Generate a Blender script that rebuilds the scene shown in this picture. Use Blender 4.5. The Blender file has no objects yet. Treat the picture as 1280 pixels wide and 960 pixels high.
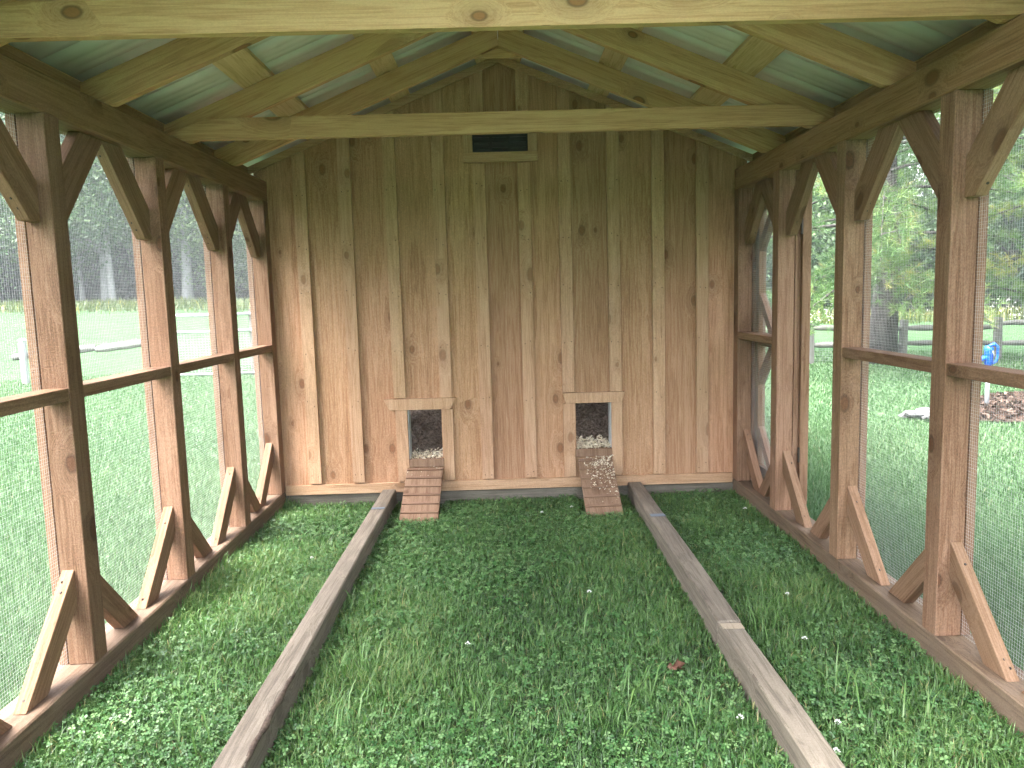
import bpy, bmesh, math, random
import numpy as np
from mathutils import Matrix, Vector

random.seed(7)
rng = np.random.default_rng(7)
sc = bpy.context.scene
COL = sc.collection
R = math.radians

# ------------------------------------------------------------------ camera
F_PX, PITCH, YAW, ROLL = 954.79, R(-6.576), R(0.628), R(-1.571)
CAM = Vector((-0.0242, -5.3539, 1.3396))


def cam_dir(u, v):
    c, s = math.cos(ROLL), math.sin(ROLL)
    a, b = c * u + s * v, -s * u + c * v
    return a, b


def cam_vec(a, f, b):
    c, s = math.cos(PITCH), math.sin(PITCH)
    y, z = c * f - s * b, s * f + c * b
    c, s = math.cos(YAW), math.sin(YAW)
    return Vector((c * a + s * y, -s * a + c * y, z))


cr, sr = math.cos(ROLL), math.sin(ROLL)
right = cam_vec(cr, 0, sr)
up = cam_vec(-sr, 0, cr)
fwd = cam_vec(0, 1, 0)
cam_data = bpy.data.cameras.new('camera')
cam = bpy.data.objects.new('camera', cam_data)
COL.objects.link(cam)
cam.matrix_world = Matrix(((right.x, up.x, -fwd.x, CAM.x), (right.y, up.y, -fwd.y, CAM.y),
                           (right.z, up.z, -fwd.z, CAM.z), (0, 0, 0, 1)))
cam_data.sensor_width = 36
cam_data.lens = F_PX / 1280 * 36
cam_data.clip_start = 0.05
cam_data.clip_end = 2000
sc.camera = cam

# ------------------------------------------------------------------ sky, sun, exposure
SUN_EL, SUN_AZ = 62, 235          # azimuth of the sun, clockwise from +Y (behind the camera, to the left)
world = bpy.data.worlds.new('World')
sc.world = world
world.use_nodes = True
wn = world.node_tree
wn.nodes.clear()
sky = wn.nodes.new('ShaderNodeTexSky')
sky.sky_type = 'NISHITA'
sky.sun_disc = False
sky.sun_elevation = R(SUN_EL)
sky.sun_rotation = R(SUN_AZ)
sky.air_density = 1.0
sky.dust_density = 4.0
sky.ozone_density = 1.0
hs = wn.nodes.new('ShaderNodeHueSaturation')
hs.inputs['Saturation'].default_value = 0.28
bg = wn.nodes.new('ShaderNodeBackground')
bg.inputs['Strength'].default_value = 0.12
wo = wn.nodes.new('ShaderNodeOutputWorld')
wn.links.new(sky.outputs[0], hs.inputs['Color'])
wn.links.new(hs.outputs[0], bg.inputs[0])
wn.links.new(bg.outputs[0], wo.inputs[0])

sun_data = bpy.data.lights.new('sun', 'SUN')
sun_data.energy = 1.0
sun_data.angle = R(40)
sun_data.color = (1, 0.96, 0.9)
sun = bpy.data.objects.new('sun', sun_data)
COL.objects.link(sun)
az, el = R(SUN_AZ), R(SUN_EL)
to_sun = Vector((math.sin(az) * math.cos(el), math.cos(az) * math.cos(el), math.sin(el)))
sun.rotation_euler = to_sun.to_track_quat('Z', 'Y').to_euler()
sun.location = to_sun * 30

sc.view_settings.view_transform = 'Standard'
sc.view_settings.look = 'None'
sc.view_settings.gamma = 1
sc.view_settings.use_curve_mapping = False
sc.view_settings.exposure = 3.88
sc.render.engine = 'CYCLES'
cy = sc.cycles
cy.use_denoising = True
cy.use_adaptive_sampling = True
cy.adaptive_threshold = .02
cy.max_bounces = 8
cy.diffuse_bounces = 5
cy.glossy_bounces = 3
cy.transmission_bounces = 3
cy.transparent_max_bounces = 4
cy.caustics_reflective = False
cy.caustics_refractive = False
cy.sample_clamp_indirect = 6

# ------------------------------------------------------------------ material helpers


def new_mat(name):
    m = bpy.data.materials.new(name)
    m.use_nodes = True
    nt = m.node_tree
    b = nt.nodes['Principled BSDF']
    return m, nt, b


def N(nt, kind, **kw):
    n = nt.nodes.new(kind)
    for k, v in kw.items():
        if k in n.inputs:
            n.inputs[k].default_value = v
        else:
            setattr(n, k, v)
    return n


def L(nt, a, b):
    nt.links.new(a, b)


def math_n(nt, op, a, b=None):
    n = nt.nodes.new('ShaderNodeMath')
    n.operation = op
    for i, v in enumerate((a, b)):
        if v is None:
            continue
        if isinstance(v, (int, float)):
            n.inputs[i].default_value = v
        else:
            nt.links.new(v, n.inputs[i])
    return n.outputs[0]


def mixc(nt, fac, a, b, mode='MIX'):
    n = nt.nodes.new('ShaderNodeMix')
    n.data_type = 'RGBA'
    n.blend_type = mode
    for sock, v in ((n.inputs[0], fac), (n.inputs[6], a), (n.inputs[7], b)):
        if isinstance(v, (int, float)):
            sock.default_value = v
        elif isinstance(v, tuple):
            sock.default_value = v + (1,) if len(v) == 3 else v
        else:
            nt.links.new(v, sock)
    return n.outputs[2]


def ramp(nt, fac, stops):
    n = nt.nodes.new('ShaderNodeValToRGB')
    e = n.color_ramp.elements
    while len(e) < len(stops):
        e.new(0.5)
    for el_, (p, c) in zip(e, stops):
        el_.position = p
        el_.color = c + (1,) if len(c) == 3 else c
    L(nt, fac, n.inputs[0])
    return n.outputs[0]


def wood(name, dark, mid, light, knots=1.0, saw=0.5, weather=None, rough=0.72, var=0.16, fleck=0.0, knot_dark=0.5, k=0.66):
    """grain runs along the object's local X"""
    dark, mid, light = (tuple(v * k for v in c_) for c_ in (dark, mid, light))
    m, nt, b = new_mat(name)
    tc = N(nt, 'ShaderNodeTexCoord')
    oi = N(nt, 'ShaderNodeObjectInfo')
    off = N(nt, 'ShaderNodeVectorMath', operation='SCALE')
    cmb = N(nt, 'ShaderNodeCombineXYZ')
    L(nt, oi.outputs['Random'], cmb.inputs[0])
    L(nt, math_n(nt, 'FRACT', math_n(nt, 'MULTIPLY', oi.outputs['Random'], 7.31)), cmb.inputs[1])
    L(nt, math_n(nt, 'FRACT', math_n(nt, 'MULTIPLY', oi.outputs['Random'], 23.7)), cmb.inputs[2])
    L(nt, cmb.outputs[0], off.inputs[0])
    off.inputs['Scale'].default_value = 37.0
    add = N(nt, 'ShaderNodeVectorMath', operation='ADD')
    L(nt, tc.outputs['Object'], add.inputs[0])
    L(nt, off.outputs[0], add.inputs[1])
    P = add.outputs[0]

    def mapped(scale):
        mp = N(nt, 'ShaderNodeMapping')
        mp.inputs['Scale'].default_value = scale
        L(nt, P, mp.inputs[0])
        return mp.outputs[0]
    # knots
    # laid out on each face of the timber: along x, and across by y or z according to the face's own direction
    sxyz = N(nt, 'ShaderNodeSeparateXYZ')
    L(nt, P, sxyz.inputs[0])
    nxyz = N(nt, 'ShaderNodeSeparateXYZ')
    L(nt, tc.outputs['Normal'], nxyz.inputs[0])
    isy = math_n(nt, 'GREATER_THAN', math_n(nt, 'ABSOLUTE', nxyz.outputs[1]), .7)
    across = math_n(nt, 'ADD', math_n(nt, 'MULTIPLY', isy, sxyz.outputs[2]), math_n(nt, 'MULTIPLY', math_n(nt, 'SUBTRACT', 1.0, isy), sxyz.outputs[1]))
    side_ = math_n(nt, 'ADD', math_n(nt, 'MULTIPLY', math_n(nt, 'ROUND', nxyz.outputs[1]), 17.3), math_n(nt, 'MULTIPLY', math_n(nt, 'ROUND', nxyz.outputs[2]), 31.7))
    kc = N(nt, 'ShaderNodeCombineXYZ')
    L(nt, math_n(nt, 'ADD', math_n(nt, 'MULTIPLY', sxyz.outputs[0], 3.3), side_), kc.inputs[0])
    L(nt, math_n(nt, 'MULTIPLY', across, 5.5), kc.inputs[1])
    kv = N(nt, 'ShaderNodeTexVoronoi', feature='F1')
    kv.voronoi_dimensions = '2D'
    kv.inputs['Scale'].default_value = 1.0
    kv.inputs['Randomness'].default_value = 1.0
    L(nt, kc.outputs[0], kv.inputs['Vector'])
    sep = N(nt, 'ShaderNodeSeparateColor')
    L(nt, kv.outputs['Color'], sep.inputs[0])
    sel = math_n(nt, 'GREATER_THAN', sep.outputs[0], 0.70)
    size = math_n(nt, 'MULTIPLY_ADD', sep.outputs[1], 0.13)
    size.node.inputs[2].default_value = 0.045
    kd = math_n(nt, 'DIVIDE', kv.outputs['Distance'], size)
    kmask = N(nt, 'ShaderNodeMapRange', interpolation_type='SMOOTHSTEP')
    kmask.inputs['From Min'].default_value = 1.15
    kmask.inputs['From Max'].default_value = 0.75
    L(nt, kd, kmask.inputs['Value'])
    knot = math_n(nt, 'MULTIPLY', math_n(nt, 'MULTIPLY', kmask.outputs[0], sel), knots)
    halo = N(nt, 'ShaderNodeMapRange', interpolation_type='SMOOTHSTEP')
    halo.inputs['From Min'].default_value = 4.0
    halo.inputs['From Max'].default_value = 0.6
    L(nt, kd, halo.inputs['Value'])
    halo = math_n(nt, 'MULTIPLY', math_n(nt, 'MULTIPLY', halo.outputs[0], sel), knots)
    # grain, bent round the knots
    gv = N(nt, 'ShaderNodeVectorMath', operation='ADD')
    L(nt, mapped((.75, 19, 19)), gv.inputs[0])
    hv = N(nt, 'ShaderNodeCombineXYZ')
    for i in range(3):
        L(nt, math_n(nt, 'MULTIPLY', halo, 1.4), hv.inputs[i])
    L(nt, hv.outputs[0], gv.inputs[1])
    g1 = N(nt, 'ShaderNodeTexNoise')
    g1.inputs['Scale'].default_value = 1.0
    g1.inputs['Detail'].default_value = 5
    g1.inputs['Roughness'].default_value = 0.62
    g1.inputs['Distortion'].default_value = 0.35
    L(nt, gv.outputs[0], g1.inputs['Vector'])
    # growth-ring bands from the same field
    rings = math_n(nt, 'ABSOLUTE', math_n(nt, 'SINE', math_n(nt, 'MULTIPLY', g1.outputs[0], 26.0)))
    g2 = N(nt, 'ShaderNodeTexNoise')
    g2.inputs['Scale'].default_value = 1.0
    g2.inputs['Detail'].default_value = 4
    L(nt, mapped((6, 130, 130)), g2.inputs['Vector'])
    g3 = N(nt, 'ShaderNodeTexNoise')
    g3.inputs['Scale'].default_value = 1.0
    g3.inputs['Detail'].default_value = 3
    L(nt, mapped((1.3, 3.2, 3.2)), g3.inputs['Vector'])
    t = math_n(nt, 'ADD', math_n(nt, 'MULTIPLY', g1.outputs[0], 0.55), math_n(nt, 'MULTIPLY', g2.outputs[0], 0.25))
    t = math_n(nt, 'ADD', t, math_n(nt, 'MULTIPLY', rings, 0.22))
    t = math_n(nt, 'ADD', t, math_n(nt, 'MULTIPLY', g3.outputs[0], 0.24))
    c = ramp(nt, t, [(0.42, dark), (0.60, mid), (0.80, light)])
    c = mixc(nt, math_n(nt, 'MULTIPLY', halo, 0.38), c, tuple(v * 0.62 for v in dark))
    kcol = tuple(v * knot_dark for v in dark)
    c = mixc(nt, math_n(nt, 'MULTIPLY', knot, 0.85), c, kcol)
    kin = N(nt, 'ShaderNodeMapRange', interpolation_type='SMOOTHSTEP')
    kin.inputs['From Min'].default_value = 0.85
    kin.inputs['From Max'].default_value = 0.5
    L(nt, kd, kin.inputs['Value'])
    kin = math_n(nt, 'MULTIPLY', math_n(nt, 'MULTIPLY', kin.outputs[0], sel), knots)
    c = mixc(nt, math_n(nt, 'MULTIPLY', kin, 0.6), c, tuple(dark[i_] * (.95, .75, .62)[i_] for i_ in range(3)))
    if fleck:
        fv = N(nt, 'ShaderNodeTexNoise')
        fv.inputs['Scale'].default_value = 1.0
        fv.inputs['Detail'].default_value = 6
        fv.inputs['Roughness'].default_value = 0.7
        L(nt, mapped((42, 120, 120)), fv.inputs['Vector'])
        fm = N(nt, 'ShaderNodeMapRange')
        fm.inputs['From Min'].default_value = 0.60
        fm.inputs['From Max'].default_value = 0.74
        L(nt, fv.outputs[0], fm.inputs['Value'])
        c = mixc(nt, math_n(nt, 'MULTIPLY', fm.outputs[0], fleck), c, tuple(min(1, v * 1.55) for v in light))
    if weather:
        wcol, amt = weather
        wv = N(nt, 'ShaderNodeTexNoise')
        wv.inputs['Scale'].default_value = 3.5
        wv.inputs['Detail'].default_value = 6
        wv.inputs['Roughness'].default_value = 0.65
        L(nt, mapped((1, 1.5, 1.5)), wv.inputs['Vector'])
        wm = N(nt, 'ShaderNodeMapRange')
        wm.inputs['From Min'].default_value = 0.38
        wm.inputs['From Max'].default_value = 0.66
        L(nt, wv.outputs[0], wm.inputs['Value'])
        c = mixc(nt, math_n(nt, 'MULTIPLY', wm.outputs[0], amt), c, wcol)
    sp = N(nt, 'ShaderNodeTexNoise')
    sp.inputs['Scale'].default_value = 1.0
    sp.inputs['Detail'].default_value = 2
    L(nt, mapped((140, 260, 260)), sp.inputs['Vector'])
    spv = N(nt, 'ShaderNodeMapRange')
    spv.inputs['From Min'].default_value = .3
    spv.inputs['From Max'].default_value = .7
    spv.inputs['To Min'].default_value = 1 - .26 * saw
    spv.inputs['To Max'].default_value = 1 + .22 * saw
    L(nt, sp.outputs[0], spv.inputs['Value'])
    c = mixc(nt, 1.0, c, spv.outputs[0], 'MULTIPLY')
    h = N(nt, 'ShaderNodeHueSaturation')
    L(nt, c, h.inputs['Color'])
    vv = math_n(nt, 'MULTIPLY_ADD', oi.outputs['Random'], var * 2)
    vv.node.inputs[2].default_value = 1 - var
    L(nt, vv, h.inputs['Value'])
    hv2 = math_n(nt, 'MULTIPLY_ADD', math_n(nt, 'FRACT', math_n(nt, 'MULTIPLY', oi.outputs['Random'], 13.3)), 0.008)
    hv2.node.inputs[2].default_value = 0.497
    L(nt, hv2, h.inputs['Hue'])
    L(nt, h.outputs[0], b.inputs['Base Color'])
    b.inputs['Roughness'].default_value = rough
    b.inputs['Specular IOR Level'].default_value = 0.25
    # relief: sawn fuzz + grain
    sv = N(nt, 'ShaderNodeTexNoise')
    sv.inputs['Scale'].default_value = 1.0
    sv.inputs['Detail'].default_value = 3
    L(nt, mapped((190, 60, 60)), sv.inputs['Vector'])
    ht = math_n(nt, 'ADD', math_n(nt, 'MULTIPLY', sv.outputs[0], saw), math_n(nt, 'MULTIPLY', g2.outputs[0], 0.6))
    ht = math_n(nt, 'ADD', ht, math_n(nt, 'MULTIPLY', rings, 0.15))
    bp = N(nt, 'ShaderNodeBump')
    bp.inputs['Strength'].default_value = 0.55
    bp.inputs['Distance'].default_value = 0.0035
    L(nt, ht, bp.inputs['Height'])
    L(nt, bp.outputs[0], b.inputs['Normal'])
    return m


def plain(name, col, rough=0.6, metal=0.0, noise=None, bump=None, spec=0.4):
    m, nt, b = new_mat(name)
    b.inputs['Roughness'].default_value = rough
    b.inputs['Metallic'].default_value = metal
    b.inputs['Specular IOR Level'].default_value = spec
    if noise:
        sc_, col2, lo, hi = noise
        tc = N(nt, 'ShaderNodeTexCoord')
        n = N(nt, 'ShaderNodeTexNoise')
        n.inputs['Scale'].default_value = sc_
        n.inputs['Detail'].default_value = 6
        n.inputs['Roughness'].default_value = 0.65
        L(nt, tc.outputs['Object'], n.inputs['Vector'])
        L(nt, ramp(nt, n.outputs[0], [(lo, col), (hi, col2)]), b.inputs['Base Color'])
        if bump:
            bp = N(nt, 'ShaderNodeBump')
            bp.inputs['Strength'].default_value = bump[0]
            bp.inputs['Distance'].default_value = bump[1]
            L(nt, n.outputs[0], bp.inputs['Height'])
            L(nt, bp.outputs[0], b.inputs['Normal'])
    else:
        b.inputs['Base Color'].default_value = col + (1,)
    return m


def leafy(name, stops, trans=0.35, rough=0.5, spec=0.35, tsat=1.15, k=0.68):
    """colour from the per-leaf value stored in the attribute 'tint'"""
    m, nt, b = new_mat(name)
    at = N(nt, 'ShaderNodeAttribute')
    at.attribute_name = 'tint'
    c = ramp(nt, at.outputs['Fac'], [(p, tuple(v * k for v in c_)) for p, c_ in stops])
    L(nt, c, b.inputs['Base Color'])
    b.inputs['Roughness'].default_value = rough
    b.inputs['Specular IOR Level'].default_value = spec
    tr = N(nt, 'ShaderNodeBsdfTranslucent')
    h = N(nt, 'ShaderNodeHueSaturation')
    h.inputs['Saturation'].default_value = tsat
    h.inputs['Value'].default_value = 1.2
    L(nt, c, h.inputs['Color'])
    L(nt, h.outputs[0], tr.inputs['Color'])
    mx = N(nt, 'ShaderNodeMixShader')
    mx.inputs[0].default_value = trans
    L(nt, b.outputs[0], mx.inputs[1])
    L(nt, tr.outputs[0], mx.inputs[2])
    L(nt, mx.outputs[0], nt.nodes['Material Output'].inputs[0])
    return m


M = {}
M['post'] = wood('rough_post_wood', (.205, .104, .058), (.305, .168, .100), (.40, .240, .155), knots=.95, saw=1.0, fleck=.25)
M['brace'] = wood('brace_wood', (.215, .110, .060), (.315, .175, .102), (.405, .24, .154), knots=.7, saw=.6, fleck=.1)
M['rafter'] = wood('rafter_pine', (.34, .185, .088), (.46, .27, .138), (.54, .345, .19), knots=1.0, saw=.25, var=.08, knot_dark=.34, k=1.12)
M['purlin'] = wood('pale_purlin_pine', (.46, .29, .15), (.60, .40, .23), (.70, .50, .31), knots=.6, saw=.25, var=.08, k=1.0)
M['plate'] = wood('plate_wood', (.25, .128, .060), (.36, .195, .098), (.45, .26, .142), knots=.8, saw=.5)
M['board'] = wood('wall_board_wood', (.39, .202, .112), (.53, .288, .164), (.66, .392, .243), knots=.75, saw=.8, fleck=.5, var=.13, k=.74)
M['batten'] = wood('batten_wood', (.50, .28, .162), (.66, .39, .236), (.77, .495, .322), knots=.6, saw=.7, fleck=.3, var=.07, k=.70)
M['sill'] = wood('sill_wood', (.13, .078, .048), (.225, .145, .094), (.32, .22, .15), knots=.6, saw=.6, weather=((.135, .10, .08), .5))
M['skid'] = wood('weathered_skid_wood', (.135, .11, .086), (.265, .22, .172), (.39, .33, .265), knots=.5, saw=.5, weather=((.115, .095, .08), .45), var=.06)
M['base'] = wood('grey_base_wood', (.12, .105, .085), (.22, .195, .155), (.32, .285, .235), knots=.4, weather=((.105, .09, .075), .7))
M['ramp'] = wood('ramp_wood', (.19, .10, .06), (.29, .17, .11), (.38, .24, .165), knots=.3, saw=.5, var=.06)
M['cut'] = wood('fresh_cut_wood', (.33, .25, .175), (.47, .38, .285), (.56, .47, .37), knots=0)
M['fence'] = wood('grey_split_rail', (.15, .145, .135), (.24, .235, .22), (.32, .315, .30), knots=.4, weather=((.11, .12, .10), .4))
M['pipe_rail'] = plain('pale_rail_paint', (.36, .38, .385), .5)
M['wire'] = plain('galvanised_wire', (.48, .49, .50), .5, .25)
M['farwire'] = plain('fence_wire', (.45, .46, .47), .5, .4)
M['screw'] = plain('dark_screw', (.05, .042, .036), .45, .7)
M['black'] = plain('black_vent', (.012, .012, .014), .45)
M['white'] = plain('white_vinyl', (.40, .41, .41), .5)
M['metal'] = plain('roof_metal_underside', (.78, .74, .78), .36, .0, noise=(2.2, (.66, .63, .66), .35, .68))
M['blue'] = plain('blue_enamel', (.012, .09, .52), .35, noise=(14, (.02, .14, .60), .4, .6))
M['galv'] = plain('galvanised_pipe', (.52, .57, .62), .4, .5)
M['tape'] = plain('pale_blue_tape', (.17, .20, .24), .7)
M['bark'] = plain('pine_bark', (.035, .031, .030), .9, noise=(9, (.10, .09, .088), .35, .7), bump=(.9, .05))
M['palebark'] = plain('pale_bark', (.14, .142, .142), .85, noise=(5, (.26, .265, .265), .35, .7), bump=(.5, .03))
M['deadleaf'] = plain('dead_leaf_brown', (.085, .035, .022), .6, noise=(40, (.14, .06, .035), .4, .6))
M['bedding'] = plain('dark_bedding', (.11, .082, .064), .95, noise=(55, (.44, .34, .28), .38, .72), bump=(1.0, .03))
M['coopin'] = plain('coop_inside_board', (.42, .30, .17), .8)
M['yellow'] = plain('yellow_feeder', (.55, .36, .05), .5)
M['stone'] = plain('grey_stone', (.085, .085, .088), .85, noise=(9, (.19, .19, .195), .35, .7), bump=(.6, .02))
M['mulch'] = plain('mulch', (.035, .021, .015), .95, noise=(30, (.10, .065, .05), .35, .72), bump=(1, .05))
M['shaving'] = leafy('wood_shavings', [(0, (.70, .58, .42)), (1, (.88, .82, .70))], trans=.1, rough=.8, k=.95)
M['lawn_in'] = leafy('grass_inside', [(0, (.030, .085, .022)), (.35, (.098, .228, .060)), (.85, (.215, .39, .115)), (1, (.44, .43, .18))], trans=.34, rough=.4, spec=.5)
M['clover'] = leafy('clover_leaf', [(0, (.035, .115, .035)), (.5, (.108, .27, .078)), (1, (.26, .44, .175))], trans=.30, rough=.42, spec=.5)
M['lawn_out'] = leafy('grass_outside', [(0, (.072, .150, .062)), (.5, (.116, .225, .094)), (.85, (.165, .275, .126)), (1, (.27, .30, .17))], trans=.32)
M['brush'] = leafy('meadow_brush', [(0, (.06, .11, .035)), (.5, (.13, .20, .06)), (.9, (.24, .27, .08)), (1, (.45, .42, .10))], trans=.3)
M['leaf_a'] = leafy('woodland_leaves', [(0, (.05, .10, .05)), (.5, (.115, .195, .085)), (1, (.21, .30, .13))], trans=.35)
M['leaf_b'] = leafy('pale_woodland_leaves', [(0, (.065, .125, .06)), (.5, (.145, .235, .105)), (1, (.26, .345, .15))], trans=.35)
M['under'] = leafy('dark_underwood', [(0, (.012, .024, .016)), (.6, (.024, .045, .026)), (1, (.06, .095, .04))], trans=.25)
M['needle'] = leafy('pine_needles', [(0, (.06, .13, .055)), (.5, (.14, .26, .095)), (.85, (.26, .38, .13)), (1, (.48, .42, .17))], trans=.3)
M['needle_y'] = leafy('yellow_pine_needles', [(0, (.08, .16, .055)), (.4, (.19, .31, .09)), (.75, (.36, .44, .13)), (1, (.56, .52, .18))], trans=.3)
M['flower'] = plain('white_flower', (.78, .78, .76), .7)


def ground_mat():
    m, nt, b = new_mat('grass_ground')
    tc = N(nt, 'ShaderNodeTexCoord')

    def noise(s, d=6, r=.6):
        n = N(nt, 'ShaderNodeTexNoise')
        n.inputs['Scale'].default_value = s
        n.inputs['Detail'].default_value = d
        n.inputs['Roughness'].default_value = r
        L(nt, tc.outputs['Object'], n.inputs['Vector'])
        return n.outputs[0]
    a, f, big = noise(2.2), noise(38, 4, .7), noise(.25, 3)
    t = math_n(nt, 'ADD', math_n(nt, 'MULTIPLY', a, .45), math_n(nt, 'MULTIPLY', f, .35))
    t = math_n(nt, 'ADD', t, math_n(nt, 'MULTIPLY', big, .22))
    c = ramp(nt, t, [(.36, (.033, .075, .030)), (.52, (.055, .112, .048)), (.68, (.080, .138, .066))])
    L(nt, c, b.inputs['Base Color'])
    b.inputs['Roughness'].default_value = .9
    b.inputs['Specular IOR Level'].default_value = .15
    bp = N(nt, 'ShaderNodeBump')
    bp.inputs['Strength'].default_value = .8
    bp.inputs['Distance'].default_value = .05
    L(nt, math_n(nt, 'ADD', f, a), bp.inputs['Height'])
    L(nt, bp.outputs[0], b.inputs['Normal'])
    return m


M['ground'] = ground_mat()
M['soil'] = plain('dark_soil', (.028, .040, .016), .95, noise=(16, (.060, .075, .030), .35, .7), bump=(.8, .03))  # dark green-brown tone of the soil itself
M['hill'] = plain('forest_floor', (.020, .030, .016), .95, noise=(.6, (.05, .07, .03), .35, .7))

# ------------------------------------------------------------------ object helpers
WORLD = {}


def tag(o, label=None, cat=None, group=None, kind=None):
    if label:
        o['label'] = label
    if cat:
        o['category'] = cat
    if group:
        o['group'] = group
    if kind:
        o['kind'] = kind
    return o


def put(o, Mx, parent=None):
    COL.objects.link(o)
    WORLD[o.name] = Mx.copy()
    if parent is not None:
        o.parent = parent
        o.matrix_parent_inverse = Matrix.Identity(4)
        o.matrix_basis = WORLD[parent.name].inverted() @ Mx
    else:
        o.matrix_basis = Mx
    return o


def empty(name, loc=(0, 0, 0), parent=None):
    o = bpy.data.objects.new(name, None)
    o.empty_display_size = .2
    return put(o, Matrix.Translation(loc), parent)


def axes(p0, p1, side=None):
    """matrix with local X from p0 to p1, origin at p0; side = wanted direction of local Y"""
    p0, p1 = Vector(p0), Vector(p1)
    x = (p1 - p0).normalized()
    s = Vector(side) if side is not None else (Vector((0, 0, 1)) if abs(x.z) < .9 else Vector((0, 1, 0)))
    z = x.cross(s)
    if z.length < 1e-4:
        z = x.cross(Vector((0, 1, 0)))
    z.normalize()
    y = z.cross(x)
    return Matrix(((x.x, y.x, z.x, p0.x), (x.y, y.y, z.y, p0.y), (x.z, y.z, z.z, p0.z), (0, 0, 0, 1))), (p1 - p0).length


def finish(bm, name, mat):
    bmesh.ops.recalc_face_normals(bm, faces=bm.faces)
    me = bpy.data.meshes.new(name)
    bm.to_mesh(me)
    bm.free()
    me.materials.append(mat)
    return me


_cache = {}


def beam(name, p0, p1, wy, wz, mat, parent=None, side=None, ch=.003, wob=0.0):
    """box timber: wy across local Y (the side direction), wz across local Z"""
    Mx, ln = axes(p0, p1, side)
    key = (round(ln, 4), wy, wz, mat.name, ch) if not wob else None
    me = _cache.get(key)
    if me is None:
        bm = bmesh.new()
        bmesh.ops.create_cube(bm, size=1)
        for v in bm.verts:
            v.co = Vector(((v.co.x + .5) * ln, v.co.y * wy, v.co.z * wz))
        if wob:
            es = [e for e in bm.edges if abs(e.verts[0].co.x - e.verts[1].co.x) > ln * .5]
            bmesh.ops.subdivide_edges(bm, edges=es, cuts=12)
        if ch:
            es = [e for e in bm.edges if len(e.link_faces) == 2 and e.calc_face_angle(0) > .5]
            bmesh.ops.bevel(bm, geom=es, offset=ch, segments=1 if ch < .008 else 2, affect='EDGES')
        if wob:
            ph = random.random() * 50
            for v in bm.verts:
                t = v.co.x * 1.7 + ph
                v.co.y += wob * (math.sin(t) + .5 * math.sin(2.7 * t + v.co.z * 20))
                v.co.z += wob * (math.cos(1.3 * t) + .5 * math.sin(3.1 * t + v.co.y * 20))
        me = finish(bm, name, mat)
        if key:
            _cache[key] = me
    return put(bpy.data.objects.new(name, me), Mx, parent)


def prism(name, polys, y0, y1, Mx, mat, parent=None, ch=0.0):
    """extrude 2-D outlines (local x, z) from local y0 to y1"""
    bm = bmesh.new()
    for poly in polys:
        a = [bm.verts.new((x, y0, z)) for x, z in poly]
        c = [bm.verts.new((x, y1, z)) for x, z in poly]
        bm.faces.new(a)
        bm.faces.new(c[::-1])
        n = len(poly)
        for i in range(n):
            j = (i + 1) % n
            bm.faces.new((a[i], c[i], c[j], a[j]))
    bmesh.ops.recalc_face_normals(bm, faces=bm.faces)
    if ch:
        bmesh.ops.bevel(bm, geom=list(bm.edges), offset=ch, segments=1, affect='EDGES')
    return put(bpy.data.objects.new(name, finish(bm, name, mat)), Mx, parent)


def raw(name, verts, faces, mat, parent=None, Mx=None, tint=None, smooth=False):
    """verts (n,3) array, faces (m,k) array"""
    v = np.asarray(verts, np.float32)
    f = np.asarray(faces, np.int32)
    k = f.shape[1]
    me = bpy.data.meshes.new(name)
    me.vertices.add(len(v))
    me.vertices.foreach_set('co', v.ravel())
    me.loops.add(f.size)
    me.loops.foreach_set('vertex_index', f.ravel())
    me.polygons.add(len(f))
    me.polygons.foreach_set('loop_start', np.arange(0, f.size, k, dtype=np.int32))
    if smooth:
        me.polygons.foreach_set('use_smooth', np.ones(len(f), bool))
    if tint is not None:
        at = me.attributes.new('tint', 'FLOAT', 'POINT')
        at.data.foreach_set('value', np.asarray(tint, np.float32))
    me.update(calc_edges=True)
    me.materials.append(mat)
    o = bpy.data.objects.new(name, me)
    return put(o, Mx if Mx is not None else Matrix.Identity(4), parent)


def tube_arrays(pts, radii, seg=8, cap=True):
    pts = np.asarray(pts, float)
    V, Fc = [], []
    prev = None
    for i, p in enumerate(pts):
        d = pts[min(i + 1, len(pts) - 1)] - pts[max(i - 1, 0)]
        d = d / (np.linalg.norm(d) + 1e-9)
        a = np.cross(d, (0.13, 0.97, 0.21))
        if prev is not None:
            a = prev - d * np.dot(prev, d)
        a /= np.linalg.norm(a) + 1e-9
        prev = a
        b = np.cross(d, a)
        for k in range(seg):
            t = 2 * math.pi * k / seg
            V.append(p + radii[i] * (math.cos(t) * a + math.sin(t) * b))
    for i in range(len(pts) - 1):
        for k in range(seg):
            j = (k + 1) % seg
            Fc.append((i * seg + k, i * seg + j, (i + 1) * seg + j, (i + 1) * seg + k))
    return np.array(V), np.array(Fc, int)


def join_arrays(parts):
    V, Fc, o = [], [], 0
    for v, f in parts:
        V.append(v)
        Fc.append(f + o)
        o += len(v)
    return np.concatenate(V), np.concatenate(Fc)


def tube(name, pts, radii, mat, parent=None, seg=8):
    if not hasattr(radii, '__len__'):
        radii = [radii] * len(pts)
    v, f = tube_arrays(pts, radii, seg)
    # close the ends with small cones of quads (degenerate-free fans)
    o = raw(name, v, f, mat, parent, smooth=True)
    bm = bmesh.new()
    bm.from_mesh(o.data)
    bmesh.ops.holes_fill(bm, edges=[e for e in bm.edges if e.is_boundary], sides=64)
    bm.to_mesh(o.data)
    bm.free()
    return o


# ------------------------------------------------------------------ ground
GZ = -.13


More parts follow.
